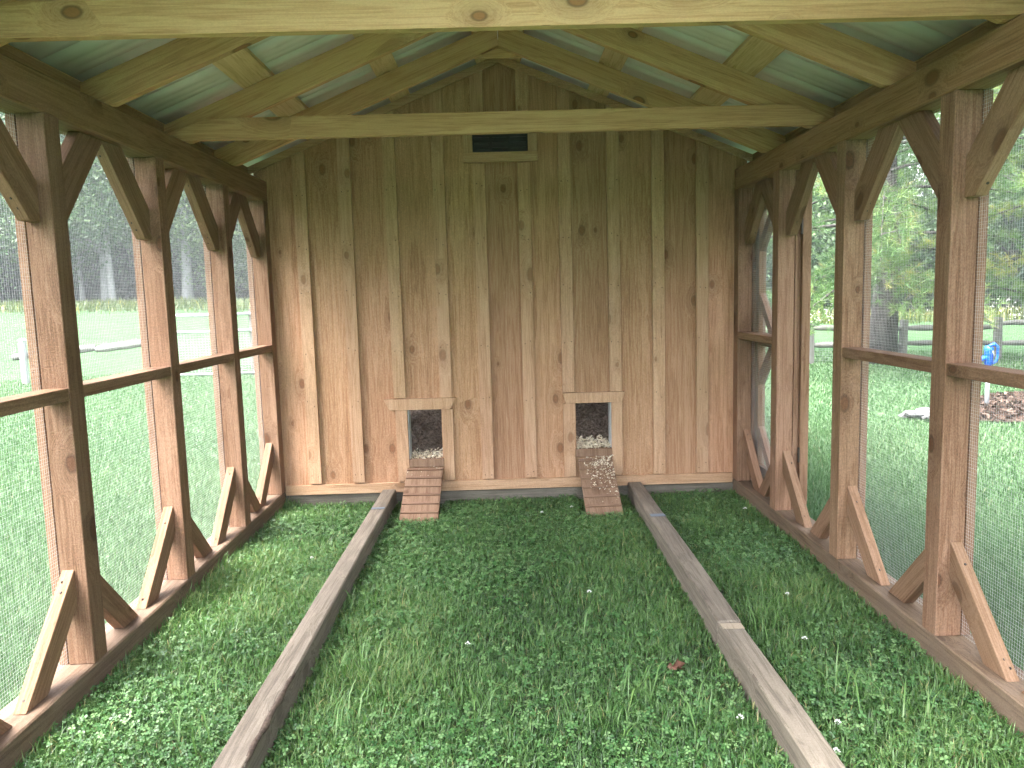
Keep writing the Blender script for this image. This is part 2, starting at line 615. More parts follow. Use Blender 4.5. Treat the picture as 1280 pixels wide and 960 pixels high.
def ground_h(x, y):
    x, y = np.asarray(x, float), np.asarray(y, float)
    h = np.full(np.broadcast(x, y).shape, GZ)
    s = np.clip((y * .85 - x * .5 - 17) / 30, 0, 1)
    h = h + 1.55 * s * s * (3 - 2 * s)
    far = np.clip((np.hypot(x, y + 5) - 62) / 60, 0, 1)
    return h + 11 * far * far + .02 * np.sin(x * .9 + 1) * np.sin(y * .7) * np.clip((np.abs(x) - 2.5) / 3, 0, 1)


g = np.concatenate([-np.geomspace(500, 22, 22), np.linspace(-20, 20, 61), np.geomspace(22, 500, 22)])
gx, gy = np.meshgrid(g, g)
gv = np.stack([gx.ravel(), gy.ravel(), ground_h(gx, gy).ravel()], 1)
n = len(g)
i, j = np.meshgrid(np.arange(n - 1), np.arange(n - 1))
q = (j * n + i).ravel()
ground = raw('ground', gv, np.stack([q, q + 1, q + n + 1, q + n], 1), M['ground'], smooth=True)
tag(ground, 'green lawn and meadow reaching back to the woods', kind='structure')
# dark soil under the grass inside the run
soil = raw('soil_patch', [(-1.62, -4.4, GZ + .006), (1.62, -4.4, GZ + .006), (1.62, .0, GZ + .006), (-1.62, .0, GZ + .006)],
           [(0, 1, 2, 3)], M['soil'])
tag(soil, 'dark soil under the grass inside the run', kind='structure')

# ------------------------------------------------------------------ the run
HW = 1.6
PW, PD = .098, .094               # post size across and along
ZT, ZP = 2.02, 2.16               # underside and top of the wall plates
SL = .403                         # roof slope
RB = 2.81                         # height of the rafters' underside at the ridge
RH = .13                          # vertical depth of a rafter
posts_y = [-.100, -.855, -1.717, -2.581, -3.445, -4.31]   # near faces

run = empty('chicken_run', (0, -2.6, GZ))
tag(run, 'timber-framed chicken run with wire mesh sides and metal gable roof', 'chicken run')


def top_brace(sgn, yp, d, parent):
    """knee brace from a post face at y=yp to the plate; d = -1 towards the camera, +1 away"""
    poly = [(0, 1.645), (.062, 1.645), (.398, ZT), (.216, ZT), (0, 1.785)]
    return brace(sgn, yp, d, poly, parent)


def foot_brace(sgn, yp, d, parent):
    poly = [(0, .372), (.352, 0), (.222, 0), (0, .236)]
    return brace(sgn, yp, d, poly, parent)


def brace(sgn, yp, d, poly, parent):
    # local X along the long edge so that the grain follows the brace
    lo = min(p[1] for p in poly)
    top = poly[1][1] > 1
    a = (poly[1], poly[2]) if top else (poly[0], poly[1])
    p0 = Vector((sgn * (HW + .067), yp + d * a[0][0], a[0][1]))
    p1 = Vector((sgn * (HW + .067), yp + d * a[1][0], a[1][1]))
    Mx, ln = axes(p0, p1, (1, 0, 0))
    inv = Mx.inverted()
    loc = [inv @ Vector((sgn * (HW + .067), yp + d * u, w)) for u, w in poly]
    o = prism('knee_brace', [[(c.x, c.z) for c in loc]], -.0225, .0225, Mx, M['brace'], parent, ch=.002)
    # two screws in the outer edge
    e = (p1 - p0).normalized()
    nrm = Vector((0, d, -1 if top else 1))
    nrm = (nrm - e * nrm.dot(e)).normalized()
    for t in (.05, .09, ln - .075, ln - .045):
        if random.random() < .22:
            continue
        Sx, _ = axes(p0 + e * t + nrm * .0005 + Vector((random.uniform(-.008, .008), 0, 0)), p0 + e * t + nrm * .003, e)
        put(bpy.data.objects.new('screw', SCREW), Sx @ Matrix.Scale(random.uniform(.8, 1.1), 4), o)
    return o


bm = bmesh.new()
bmesh.ops.create_cone(bm, cap_ends=True, segments=8, radius1=.0055, radius2=.0045, depth=.003)
bmesh.ops.rotate(bm, verts=bm.verts, cent=(0, 0, 0), matrix=Matrix.Rotation(R(90), 3, 'Y'))
SCREW = finish(bm, 'screw', M['screw'])


def wire_panel(name, sgn, x, y0, y1, z0, z1, parent, pitch=.0127, r=.00025, mat=None, jit=.0007, sag=.007):
    """welded wire: every wire a thin square bar, the sheet bulging a little between its fixings"""
    mat = mat or M['wire']
    ys = np.arange(y0 + pitch / 2, y1, pitch)
    zs = np.arange(z0 + pitch / 2, z1, pitch)
    sq = np.array([(-1, -1), (1, -1), (1, 1), (-1, 1)]) * r
    a1, a2, p1, p2 = sag * random.uniform(.5, 1), sag * random.uniform(.3, .7), random.uniform(0, 6), random.uniform(0, 6)

    def bulge(y, z):
        t = np.clip((y - y0) / (y1 - y0), 0, 1)
        u = np.clip((z - z0) / (z1 - z0), 0, 1)
        w = np.sin(np.pi * t) * np.sin(np.pi * u) ** .5 * np.abs(np.sin(2 * np.pi * u)) ** .5
        return w * (a1 + a2 * np.sin(9 * y + p1) * np.sin(7 * z + p2))
    V, Fc, nseg = [], [], 10
    T = np.linspace(0, 1, nseg + 1)
    k4 = np.arange(4)

    def bar(Y, Z, off, upright):
        base = sum(len(v_) for v_ in V)
        X = x + sgn * (bulge(Y, Z) + off)
        P = np.stack([X, Y, Z], 1)[:, None, :].repeat(4, 1)
        P[:, :, 0] += sq[None, :, 0]
        P[:, :, 1 if upright else 2] += sq[None, :, 1]
        V.append(P.reshape(-1, 3))
        for i_ in range(nseg):
            o_ = base + i_ * 4
            Fc.append(np.stack([o_ + k4, o_ + (k4 + 1) % 4, o_ + 4 + (k4 + 1) % 4, o_ + 4 + k4], 1))
    for y in ys:
        y += random.uniform(-jit, jit)
        bar(y + T * random.uniform(-.002, .002), z0 + (z1 - z0) * T, 0, True)
    for z in zs:
        z += random.uniform(-jit, jit)
        bar(y0 + (y1 - y0) * T, z + T * random.uniform(-.002, .002), 2 * r, False)
    return raw(name, np.concatenate(V), np.concatenate(Fc), mat, parent)


for sgn, sname in ((-1, 'left'), (1, 'right')):
    beam('sill_timber', (sgn * (HW + .078), -4.36, (GZ - .02) / 2), (sgn * (HW + .078), -.004, (GZ - .02) / 2), .156, .15, M['sill'], run,
         side=(1, 0, 0), ch=.006, wob=.0018)
    pl = beam('wall_plate', (sgn * (HW + .07), -4.38, (ZT + ZP) / 2), (sgn * (HW + .07), -.004, (ZT + ZP) / 2), .14, ZP - ZT, M['plate'], run,
              side=(1, 0, 0), ch=.007, wob=.0014)
    for k, y in enumerate(posts_y):
        x = sgn * (HW + PW / 2)
        po = beam('post', (x, y + PD / 2, 0), (x, y + PD / 2, ZT), PW, PD, M['post'], run, side=(1, 0, 0), ch=.0025, wob=.0004)
        beam('outer_trim', (sgn * (HW + PW + .022), y + PD / 2, .0), (sgn * (HW + PW + .022), y + PD / 2, ZT - .002), .034, PD - .006, M['post'], run, side=(1, 0, 0), ch=.002)
        if k > 0:
            top_brace(sgn, y + PD, 1, run)
            foot_brace(sgn, y + PD, 1, run)
        if k < len(posts_y) - 1:
            top_brace(sgn, y, -1, run)
            foot_brace(sgn, y, -1, run)
        if k < len(posts_y) - 1:
            y_far, y_near = y, posts_y[k + 1] + PD
            gatebay = sgn == 1 and k == 1
            if not gatebay:
                beam('mid_rail', (sgn * (HW + .046), y_near, 1.028), (sgn * (HW + .046), y_far, 1.028), .085, .046, M['post'], run, side=(1, 0, 0), ch=.002)
                wire_panel('wire_mesh', sgn, sgn * (HW + PW + .0025), y_near - .04, y_far + .04, .003, ZT - .003, run)

# rafters, ties, purlins
raft_y = [-.640, -1.322, -2.10, -2.855, -3.60, -4.33]      # near faces
RT = .040
RO = 1.92                                                        # half width at the eaves
for k, y in enumerate(raft_y):
    for sgn in (-1, 1):
        # polygon in (x, z) world, cut plumb at the ridge
        p0 = Vector((sgn * .001, y + RT / 2, RB + RH))
        p1 = Vector((sgn * RO, y + RT / 2, RB + RH - SL * RO))
        Mx, ln = axes(p0, p1, (0, 1, 0))
        inv = Mx.inverted()
        poly = [(.001, RB), (.001, RB + RH), (RO, RB + RH - SL * RO), (RO, RB - SL * RO + .03)]
        if True:
            poly += [(HW + .145, RB - SL * (HW + .145)), (HW + .002, ZP + .001), (HW + .001, RB - SL * (HW + .001) + .0)]
            poly = poly[:4] + [(HW + .145, ZP + .001 + .0), (HW - .015, ZP + .001)]
        loc = [inv @ Vector((sgn * u, y + RT / 2, w)) for u, w in poly]
        prism('rafter', [[(c.x, c.z) for c in loc]], -RT / 2, RT / 2, Mx, M['rafter'], run, ch=.0015)
    # ridge gusset on the far face
    Gx = Matrix.Translation((0, y + RT + .002, 0))
    prism('ridge_gusset', [[(-.145, RB - .056), (.145, RB - .056), (.145, RB - .02), (.0, RB + .05), (-.145, RB - .02)]], 0, .018, Gx, M['rafter'], run, ch=.001)
for y in (raft_y[1], raft_y[3]):
    hw2 = HW + .10
    zb, zt_ = ZP + .003, ZP + .108
    xt = (RB + RH - zt_) / SL - .02
    poly = [(-hw2, zb), (hw2, zb), (hw2, zb + .03), (min(hw2 - .001, xt), zt_), (-min(hw2 - .001, xt), zt_), (-hw2, zb + .03)]
    poly = [(-hw2, zb), (hw2, zb), (hw2, zb + .02), (1.50, zt_), (-1.50, zt_), (-hw2, zb + .02)]
    prism('collar_tie', [poly], -.040, -.002, Matrix.Translation((0, y, 0)), M['rafter'], run, ch=.0015)
PUR = RB + RH + .002
for sgn in (-1, 1):
    nrm = Vector((sgn * SL, 0, 1)).normalized()
    for xa, xb in ((.006, .145), (.595, .725), (1.15, 1.30), (1.735, 1.90)):
        ya, yb = -4.44, -.03
        ca = (xa + xb) / 2
        c0 = Vector((sgn * ca, ya, PUR - SL * ca)) + nrm * .019
        c1 = Vector((sgn * ca, yb, PUR - SL * ca)) + nrm * .019
        # each purlin as butted lengths
        cuts = [ya, -3.58, -1.30, yb]
        for a, c in zip(cuts[:-1], cuts[1:]):
            q0, q1 = c0.copy(), c0.copy()
            q0.y, q1.y = a + .001, c - .001
            beam('purlin', q0, q1, (xb - xa) * math.hypot(1, SL), .038, M['purlin'], run, side=(sgn * 1, 0, -SL), ch=.0015)
    # eave blocking board along the top of the plate
    beam('eave_board', (sgn * (HW + .125), -4.4, ZP + .052), (sgn * (HW + .125), -.03, ZP + .052), .022, .085, M['plate'], run, side=(1, 0, 0), ch=.002)

# ribbed metal sheets, each a part
zr = PUR + .046
prof = []
for r_ in range(4):
    b0 = r_ * .2286
    prof += [(b0 + 0, 0), (b0 + .012, .018), (b0 + .030, .018), (b0 + .042, 0), (b0 + .100, 0), (b0 + .110, .0022), (b0 + .120, .0022), (b0 + .130, 0),
             (b0 + .165, 0), (b0 + .175, .0022), (b0 + .185, .0022), (b0 + .195, 0)]
prof.append((.9144, 0))
prof.append((.926, .018))
for sgn in (-1, 1):
    y = -4.584
    while y < -.12:
        w = min(.9144, -.012 - y)
        V, Fc = [], []
        pr = [p for p in prof if p[0] <= w + .013]
        xs = [.02, .7, 1.4, 2.02]
        for xx in xs:
            for py, pz in pr:
                V.append((sgn * xx, y + py, zr - SL * xx + pz))
        m_ = len(pr)
        for a in range(len(xs) - 1):
            for k in range(m_ - 1):
                Fc.append((a * m_ + k, a * m_ + k + 1, (a + 1) * m_ + k + 1, (a + 1) * m_ + k))
        o = raw('roof_sheet', V, Fc, M['metal'], run)
        md = o.modifiers.new('thickness', 'SOLIDIFY')
        md.thickness = .0012
        md.offset = 1
        y += .9144
rc = prism('ridge_cap', [[(-.16, zr + .028 - SL * .16), (0, zr + .03), (.16, zr + .028 - SL * .16), (.16, zr + .031 - SL * .16), (0, zr + .036), (-.16, zr + .031 - SL * .16)]],
           -4.60, 2.6, Matrix.Identity(4), M['metal'], run)

# the screen gate, folded back against the outside of the far right bay
gate = empty('gate', (1.76, -.87, .05), run)
gx0, gx1 = 1.765, 1.775


def gx(y):
    return 1.762 - .012 * (y + .87) / .8


for nm, y in (('gate_stile', -.835), ('gate_stile', -.11)):
    beam(nm, (gx(y), y, .04), (gx(y), y, 1.95), .05, .088, M['brace'], gate, side=(1, 0, 0), ch=.002)
for nm, z in (('gate_rail', .085), ('gate_rail', 1.0), ('gate_rail', 1.905)):
    beam(nm, (gx(-.79), -.79, z), (gx(-.155), -.155, z), .048, .086, M['brace'], gate, side=(1, 0, 0), ch=.002)
for z, d in ((.128, 1), (.957, -1), (1.043, 1), (1.862, -1)):
    poly = [(-.154, z), (-.154, z + d * .26), (-.154 - .07, z + d * .19), (-.154 - .19, z + d * .07), (-.154 - .26, z)]
    poly = [(-.154, z + d * .27), (-.154, z + d * .18), (-.154 - .18, z), (-.154 - .27, z)]
    Mg = Matrix(((0, 1, 0, gx(-.3)), (1, 0, 0, 0), (0, 0, 1, 0), (0, 0, 0, 1)))
    prism('gate_brace', [poly], -.02, .02, Mg, M['brace'], gate, ch=.0015)
wire_panel('wire_mesh', 1, 1.757, -.79, -.155, .13, 1.86, gate)
for z in (.3, 1.65):
    beam('hinge', (1.742, -.872, z), (1.742, -.872, z + .09), .03, .012, M['screw'], gate, side=(1, 0, 0), ch=.001)

# ------------------------------------------------------------------ the coop
coop = empty('chicken_coop', (0, 1.2, GZ))
tag(coop, 'wooden chicken coop with vertical board and batten end wall', 'coop')
WT = RB + .075                     # wall-board top at the ridge (below the rake trim)


def topz(x):
    return WT + .03 - SL * abs(x)


VX = Matrix(((0, 0, 1, 0), (0, 1, 0, 0), (1, 0, 0, 0), (0, 0, 0, 1)))   # local x -> world z, local z -> world x
edges_x = [-1.69] + [-1.377 + .306 * k for k in range(10)] + [1.69]
DL = (-.708, -.464, .205, .562)    # left pop door opening x0 x1 z0 z1
DR = (.474, .732, .245, .575)
wall = empty('end_wall', (0, 0, .04), coop)
ZB = .03


def vpoly(pts):
    return [(z, x) for x, z in pts]


for k in range(11):
    x0, x1 = edges_x[k] + .0015, edges_x[k + 1] - .0015
    tops = [(x1, topz(x1)), (x0, topz(x0))]
    if x0 < 0 < x1:
        tops = [(x1, topz(x1)), (0, topz(0)), (x0, topz(x0))]
    door = DL if x0 < DL[0] and x1 > DL[1] else DR if x0 < DR[0] and x1 > DR[1] else None
    if door:
        a, b_, c, d = door
        polys = [[(x0, ZB), (x1, ZB), (x1, c), (x0, c)], [(x0, c), (a, c), (a, d), (x0, d)], [(b_, c), (x1, c), (x1, d), (b_, d)], [(x0, d), (x1, d)] + tops]
    else:
        polys = [[(x0, ZB), (x1, ZB)] + tops]
    o = prism('board', [vpoly(p) for p in polys], 0, .022, VX @ Matrix.Translation((0, random.uniform(-.0015, .0015) + .002, 0)), M['board'], wall)
    # (VX maps local x->z, local z->x)


def vbeam(name, x, z0, z1, w, t, mat, parent, yfront, tilt=0.0, top=None):
    """upright strip standing on the wall with its front at y = yfront - t"""
    pts = [(x - w / 2, z0), (x + w / 2, z0)]
    if top:
        pts += [(x + w / 2 + tilt, topz(x + w / 2) - .004)] + ([(x + tilt, topz(x) - .004)] if abs(x) < w / 2 else []) + [(x - w / 2 + tilt, topz(x - w / 2) - .004)]
    else:
        pts += [(x + w / 2 + tilt, z1), (x - w / 2 + tilt, z1)]
    return prism(name, [vpoly(pts)], yfront - t, yfront, VX, mat, parent, ch=.0015)


BT = .026
nails = []
for k in range(10):
    x = -1.377 + .306 * k
    z0 = .052
    tilt = random.uniform(-.006, .006)
    segs = [(z0, None)]
    if k == 2:
        x, segs = -.756, [(.648, None)]
    if k == 3:
        x, segs = -.432, [(.642, None)]
    if k == 6:
        x, segs = .431, [(.656, None)]
    if k == 7:
        x, segs = .765, [(.652, None)]
    if k in (4, 5):
        segs = [(z0, 2.238), (2.51, None)]
    for a, b_ in segs:
        vbeam('batten', x, a, b_, .084, BT, M['batten'], wall, -.0005, tilt if b_ is None else 0, top=b_ is None)
    for z in (.095, .62, 1.0, 1.38, 1.72, 2.08):
        if z > segs[0][0] + .02:
            for dx in (-.022, .022):
                nails.append((x + dx + random.uniform(-.005, .005), -BT - .0015, z + random.uniform(-.03, .03)))
# rake trim under the roof on the end wall
for sgn in (-1, 1):
    poly = [(0, WT + .005), (0, WT + .055), (1.71, WT + .055 - SL * 1.71), (1.71, WT + .005 - SL * 1.71)]
    Rx = Matrix(((sgn, 0, 0, 0), (0, 1, 0, 0), (0, 0, 1, 0), (0, 0, 0, 1)))
    prism('rake_trim', [poly], -.046, -.024, Rx, M['batten'], wall, ch=.001)
# base trim and the grey timber below it
beam('base_trim', (-1.595, -.010, .006), (-.66, -.010, .006), .022, .07, M['batten'], wall, side=(0, 1, 0), ch=.002)
beam('base_trim', (-.656, -.010, .006), (1.595, -.010, .006), .022, .07, M['batten'], wall, side=(0, 1, 0), ch=.002)
beam('base_timber', (-1.69, .035, -.09), (1.69, .035, -.09), .075, .112, M['base'], coop, side=(0, 1, 0), ch=.004, wob=.001)
# vent
vent = empty('vent', (0, -.01, 2.3), coop)
for x in (-.222, .218):
    beam('vent_trim', (x, -.012, 2.315), (x, -.012, 2.50), .06, .022, M['batten'], vent, side=(1, 0, 0), ch=.001)
beam('vent_trim', (-.256, -.0125, 2.281), (.252, -.0125, 2.281), .064, .023, M['batten'], vent, side=(0, 0, 1), ch=.001)
beam('vent_box', (-.19, -.004, 2.408), (.186, -.004, 2.408), .180, .006, M['black'], vent, side=(0, 0, 1), ch=0)
for r_ in range(3):
    for s_ in range(5):
        x0 = -.18 + r_ * .125
        z = 2.338 + s_ * .034
        beam('louver', (x0, -.013, z), (x0 + .105, -.013, z), .012, .010, M['black'], vent, side=(0, -.5, 1), ch=0)


def pop_door(x0, x1, z0, z1, hz0, hz1, hx0, hx1, jl, jr, flare, vinyl):
    d = empty('pop_door', ((x0 + x1) / 2, 0, z0), coop)
    for xa, xb in (jl, jr):
        prism('jamb', [vpoly([(xa, .05), (xb, .05), (xb, hz0 - .001), (xa, hz0 - .001)])], -BT - .001, -.001, VX, M['batten'], d, ch=.0015)
    prism('header', [vpoly([(hx0 + flare, hz0), (hx1 - flare, hz0), (hx1, hz1), (hx0, hz1)])], -BT - .006, -.001, VX, M['batten'], d, ch=.0015)
    # opening lining
    for xa, xb in ((x0 - .004, x0 + .008), (x1 - .008, x1 + .004)):
        mt = M['white'] if (xa < x0) == vinyl else M['batten']
        prism('door_lining', [vpoly([(xa, z0), (xb, z0), (xb, z1 - .001), (xa, z1 - .001)])], .0255, .09, VX, mt, d)
        prism('door_track', [vpoly([(xa + .0005, z0), (xb - .0005, z0), (xb - .0005, z1 - .001), (xa + .0005, z1 - .001)])], -.0005, .025, VX, mt, d)
    prism('threshold', [vpoly([(x0 + .0005, z0 - .052), (x1 - .0005, z0 - .052), (x1 - .0005, z0 + .002), (x0 + .0005, z0 + .002)])], -.034, -.0005, VX, M['ramp'], d, ch=.0015)
    return d


pop_door(*DL, .562, .640, -.872, -.362, (-.792, -.709), (-.463, -.388), .042, True)
pop_door(*DR, .576, .650, .388, .828, (.392, .473), (.733, .808), .022, False)

# coop body behind the wall (side and back walls, roof, floor); openings added in the unseen walls let sky onto the bedding
for sgn in (-1, 1):
    xs = sgn * 1.675
    polys = [[(0, -.12), (2.4, -.12), (2.4, .95), (0, .95)], [(0, .95), (.7, .95), (.7, 1.75), (0, 1.75)], [(1.7, .95), (2.4, .95), (2.4, 1.75), (1.7, 1.75)], [(0, 1.75), (2.4, 1.75), (2.4, 2.24), (0, 2.24)]]
    Sx = Matrix(((0, 1, 0, xs), (1, 0, 0, .026), (0, 0, 1, 0), (0, 0, 0, 1)))
    prism('side_wall', polys, -.012, .012, Sx, M['board'], coop)
bw = [[(-1.66, -.12), (1.66, -.12), (1.66, .9), (-1.66, .9)], [(-1.66, .9), (-.8, .9), (-.8, 1.8), (-1.66, 1.8)], [(.8, .9), (1.66, .9), (1.66, 1.8), (.8, 1.8)],
      [(-1.66, 1.8), (1.66, 1.8), (1.66, 2.22), (0, 2.89), (-1.66, 2.22)]]
prism('back_wall', bw, 2.40, 2.425, Matrix.Identity(4), M['board'], coop)
prism('floor', [[(-1.65, .10), (1.65, .10), (1.65, .14), (-1.65, .14)]], .03, 2.39, Matrix.Identity(4), M['coopin'], coop)
for sgn in (-1, 1):
    V = [(sgn * .02, -.01, zr + .001), (sgn * 2.02, -.01, zr + .001 - SL * 2), (sgn * 2.02, 2.6, zr + .001 - SL * 2), (sgn * .02, 2.6, zr + .001)]
    o = raw('coop_roof', V, [(0, 1, 2, 3)], M['metal'], coop)
    md = o.modifiers.new('thickness', 'SOLIDIFY')
    md.thickness = .002
# nail heads: tiny, one joined part
V, Fc = [], []
for x, y, z in nails:
    o_ = len(V)
    r_ = .0042
    V += [(x - r_, y, z), (x, y, z - r_), (x + r_, y, z), (x, y, z + r_), (x, y - .001, z)]
    Fc += [(o_, o_ + 1, o_ + 4), (o_ + 1, o_ + 2, o_ + 4), (o_ + 2, o_ + 3, o_ + 4), (o_ + 3, o_, o_ + 4)]
nh = raw('nail_heads', V, Fc, M['screw'], wall)
nh['kind'] = 'stuff'

# dark bedding heaped inside, seen through both doors
bx_, by_ = np.meshgrid(np.linspace(-1.6, 1.6, 120), np.linspace(.06, 2.3, 90))
bz = .155 + .26 * np.clip((by_ - .10) / .8, 0, 1) ** 1.1 + .012 * np.sin(bx_ * 31) * np.sin(by_ * 27) + rng.normal(0, .012, bx_.shape)
bz += .10 * np.exp(-((bx_ - .6) ** 2 + (by_ - 1) ** 2) / .1) + .05 * (bx_ > 0) * (by_ < 1)
nn = bx_.shape[1]
qq = (np.arange(bx_.shape[0] - 1)[:, None] * nn + np.arange(nn - 1)[None]).ravel()
bed = raw('bedding', np.stack([bx_, by_, bz], -1).reshape(-1, 3), np.stack([qq, qq + 1, qq + nn + 1, qq + nn], 1), M['bedding'])
tag(bed, 'dark shredded bedding heaped on the coop floor behind the doors', 'bedding', kind='stuff')
fd = empty('feeder', (.62, 1.45, .42))
tag(fd, 'yellow feeder glimpsed at the top of the right door opening', 'feeder')
v, f = tube_arrays([(.62, 1.45, .40), (.62, 1.45, .43), (.62, 1.45, .56), (.62, 1.45, .60), (.62, 1.45, .75)], [.16, .17, .17, .13, .12], 20)
raw('hopper', v, f, M['yellow'], fd, smooth=True)
v, f = tube_arrays([(.62, 1.45, .405), (.62, 1.45, .40), (.62, 1.45, .45)], [.10, .21, .23], 20)
raw('tray', v, f, M['yellow'], fd, smooth=True)


def flakes(name, pts, size, mat, label, cat):
    n_ = len(pts)
    a = rng.normal(size=(n_, 3))
    a[:, 2] *= .5
    a /= np.linalg.norm(a, axis=1)[:, None]
    b_ = rng.normal(size=(n_, 3))
    b_ -= a * (a * b_).sum(1)[:, None]
    b_ /= np.linalg.norm(b_, axis=1)[:, None]
    s = (size * rng.uniform(.5, 1.4, n_))[:, None]
    P = np.asarray(pts)
    cup = np.cross(a, b_) * s * .35
    V = np.stack([P - a * s - b_ * s * .5, P + a * s - b_ * s * .5, P + a * s + b_ * s * .5 + cup, P - a * s + b_ * s * .5 + cup], 1).reshape(-1, 3)
    Fq = np.arange(n_ * 4).reshape(-1, 4)
    o = raw(name, V, Fq, mat, tint=np.repeat(rng.random(n_), 4))
    return tag(o, label, cat, kind='stuff')


# ------------------------------------------------------------------ ramps
RAMP = {}


def ramp_obj(x0t, x1t, zt_, x0b, x1b, yb, label):
    xc_t, xc_b = (x0t + x1t) / 2, (x0b + x1b) / 2
    top, bot = Vector((xc_t, -.034, zt_)), Vector((xc_b, yb, GZ + .02))
    r_ = empty('chicken_ramp', (xc_b, yb, GZ))
    tag(r_, label, 'ramp', 'pop door ramps')
    d = (bot - top).normalized()
    side = (1, 0, 0)
    w = x1b - x0b
    o = beam('plank', top - Vector((0, 0, .012)), bot - Vector((0, 0, .012)), w, .02, M['ramp'], r_, side=side, ch=.002)
    Mx, ln = axes(top, bot, side)
    nrm = Mx.to_3x3() @ Vector((0, 0, 1))
    if nrm.z < 0:
        nrm = -nrm
    lat = Mx.to_3x3() @ Vector((0, 1, 0))
    for k in range(6):
        t = .03 + k * (ln - .07) / 5.6
        c = top + d * t + nrm * .004
        beam('cleat', c - lat * (w / 2 - .003), c + lat * (w / 2 - .003), .016, .013, M['ramp'], r_, side=d, ch=.0015)
    return top, bot, d, nrm, lat, w


LR = ramp_obj(-.718, -.474, .152, -.735, -.480, -.51, 'clean cleated wooden ramp under the left pop door')
RR = ramp_obj(.478, .738, .185, .495, .738, -.50, 'cleated wooden ramp strewn with pale shavings under right pop door')


def ramp_pts(rm, n_, tmax, bias):
    top, bot, d, nrm, lat, w = rm
    ln = (bot - top).length
    out = []
    while len(out) < n_:
        t = abs(random.gauss(0, .4)) * tmax
        s = random.uniform(-.48, .48)
        if t > ln * .95 or random.random() > .4 + bias * s:
            continue
        out.append(tuple(top + d * t + lat * (s * w) + nrm * random.uniform(.004, .012)))
    return out


if LR[4].x < 0:
    pass
pts = ramp_pts(RR, 420, .42, .9 * (1 if RR[4].x > 0 else -1))
for _ in range(60):
    c = pts[random.randrange(len(pts))]
    pts += [(c[0] + random.gauss(0, .006), c[1] + random.gauss(0, .006), c[2] + random.uniform(0, .004)) for _ in range(4)]
flakes('ramp_shavings', pts, .0044, M['shaving'], 'pale wood shavings scattered down the right ramp', 'shavings')
flakes('ramp_crumbs', ramp_pts(LR, 14, .2, 0), .004, M['shaving'], 'a few pale crumbs on the left ramp', 'crumbs')
for dd, nm, n_, top_z in ((DL, 'left', 500, .03), (DR, 'right', 1100, .055)):
    pp = []
    for _ in range(n_):
        x = random.uniform(dd[0] + .01, dd[1] - .01)
        y = random.uniform(-.02, .14)
        pp.append((x, y, dd[2] + .004 + random.random() ** 1.5 * top_z * (.4 + .6 * abs(math.sin(x * 40))) + (.2 * max(0, y - .05))))
    flakes('door_shavings', pp, .006, M['shaving'], 'pale wood shavings heaped on the %s pop door sill' % nm, 'shavings')

# ------------------------------------------------------------------ skids lying on the grass
sk = empty('skid_beam', (-.86, -2.5, GZ))
tag(sk, 'weathered square timber on the grass left of centre with dark bark edge', 'timber beam', 'skid beams lying along the run')
beam('timber', (-.868, -4.4, -.066), (-.858, -.034, -.066), .096, .13, M['skid'], sk, side=(1, 0, 0), ch=.006, wob=.0022)
beam('tape_mark', (-.859, -.545, .0012), (-.859, -.515, .0012), .086, .003, M['tape'], sk, side=(1, 0, 0), ch=0)
wv = []
# wane strip: dark bark edge along the near right arris
for k in range(15):
    t = k / 14
    y = -3.35 + t * .75
    x = -.865 + .048
    wv.append((x - .004, y, -.008 + .004 * math.sin(k * 1.9), .003 + .010 * math.sin(math.pi * t) ** .7 * (.8 + .3 * math.sin(k * 2.3))))
v, f = tube_arrays([w[:3] for w in wv], [w[3] for w in wv], 7)
M['wane'] = plain('dark_bark_wane', (.055, .037, .028), .9, noise=(30, (.12, .085, .065), .4, .65), bump=(.8, .01))
raw('bark_edge', v, f, M['wane'], sk, smooth=True)
sk = empty('skid_beam', (.88, -2.5, GZ))
tag(sk, 'weathered square timber on the grass right of centre with pale saw cut', 'timber beam', 'skid beams lying along the run')
beam('timber', (.867, -2.385, -.066), (.889, -.034, -.066), .098, .132, M['skid'], sk, side=(1, 0, 0), ch=.006, wob=.002)
beam('timber', (.866, -4.4, -.070), (.867, -2.387, -.070), .094, .130, M['skid'], sk, side=(1, 0, 0), ch=.006, wob=.002)
beam('saw_cut', (.867, -2.448, -.0035), (.867, -2.400, -.0035), .084, .003, M['cut'], sk, side=(1, 0, 0), ch=0)
beam('tape_mark', (.882, -.90, .0025), (.882, -.852, .0025), .088, .003, M['tape'], sk, side=(1, 0, 0), ch=0)

# ------------------------------------------------------------------ dead leaf
a = []
spec = [(0, .050), (25, .022), (48, .046), (75, .020), (100, .040), (140, .018), (180, .030), (215, .016), (255, .042), (285, .02), (310, .048), (335, .024)]
V = [(0, 0, 0)]
for k, (d, r_) in enumerate(spec):
    V.append((r_ * math.cos(R(d)), r_ * math.sin(R(d)) * .75, .014 * math.sin(R(d * 3)) + .006))
Fc = [(0, k + 1, (k + 1) % len(spec) + 1) for k in range(len(spec))]
lf = raw('dead_leaf', V, Fc, M['deadleaf'], Mx=Matrix.Translation((.588, -2.62, GZ + .062)) @ Matrix.Rotation(R(20), 4, 'Z') @ Matrix.Rotation(R(14), 4, 'X'))
lf.modifiers.new('thickness', 'SOLIDIFY').thickness = .001
tag(lf, 'curled dark brown dead leaf lying on the grass beside right timber', 'leaf')

# ------------------------------------------------------------------ grass


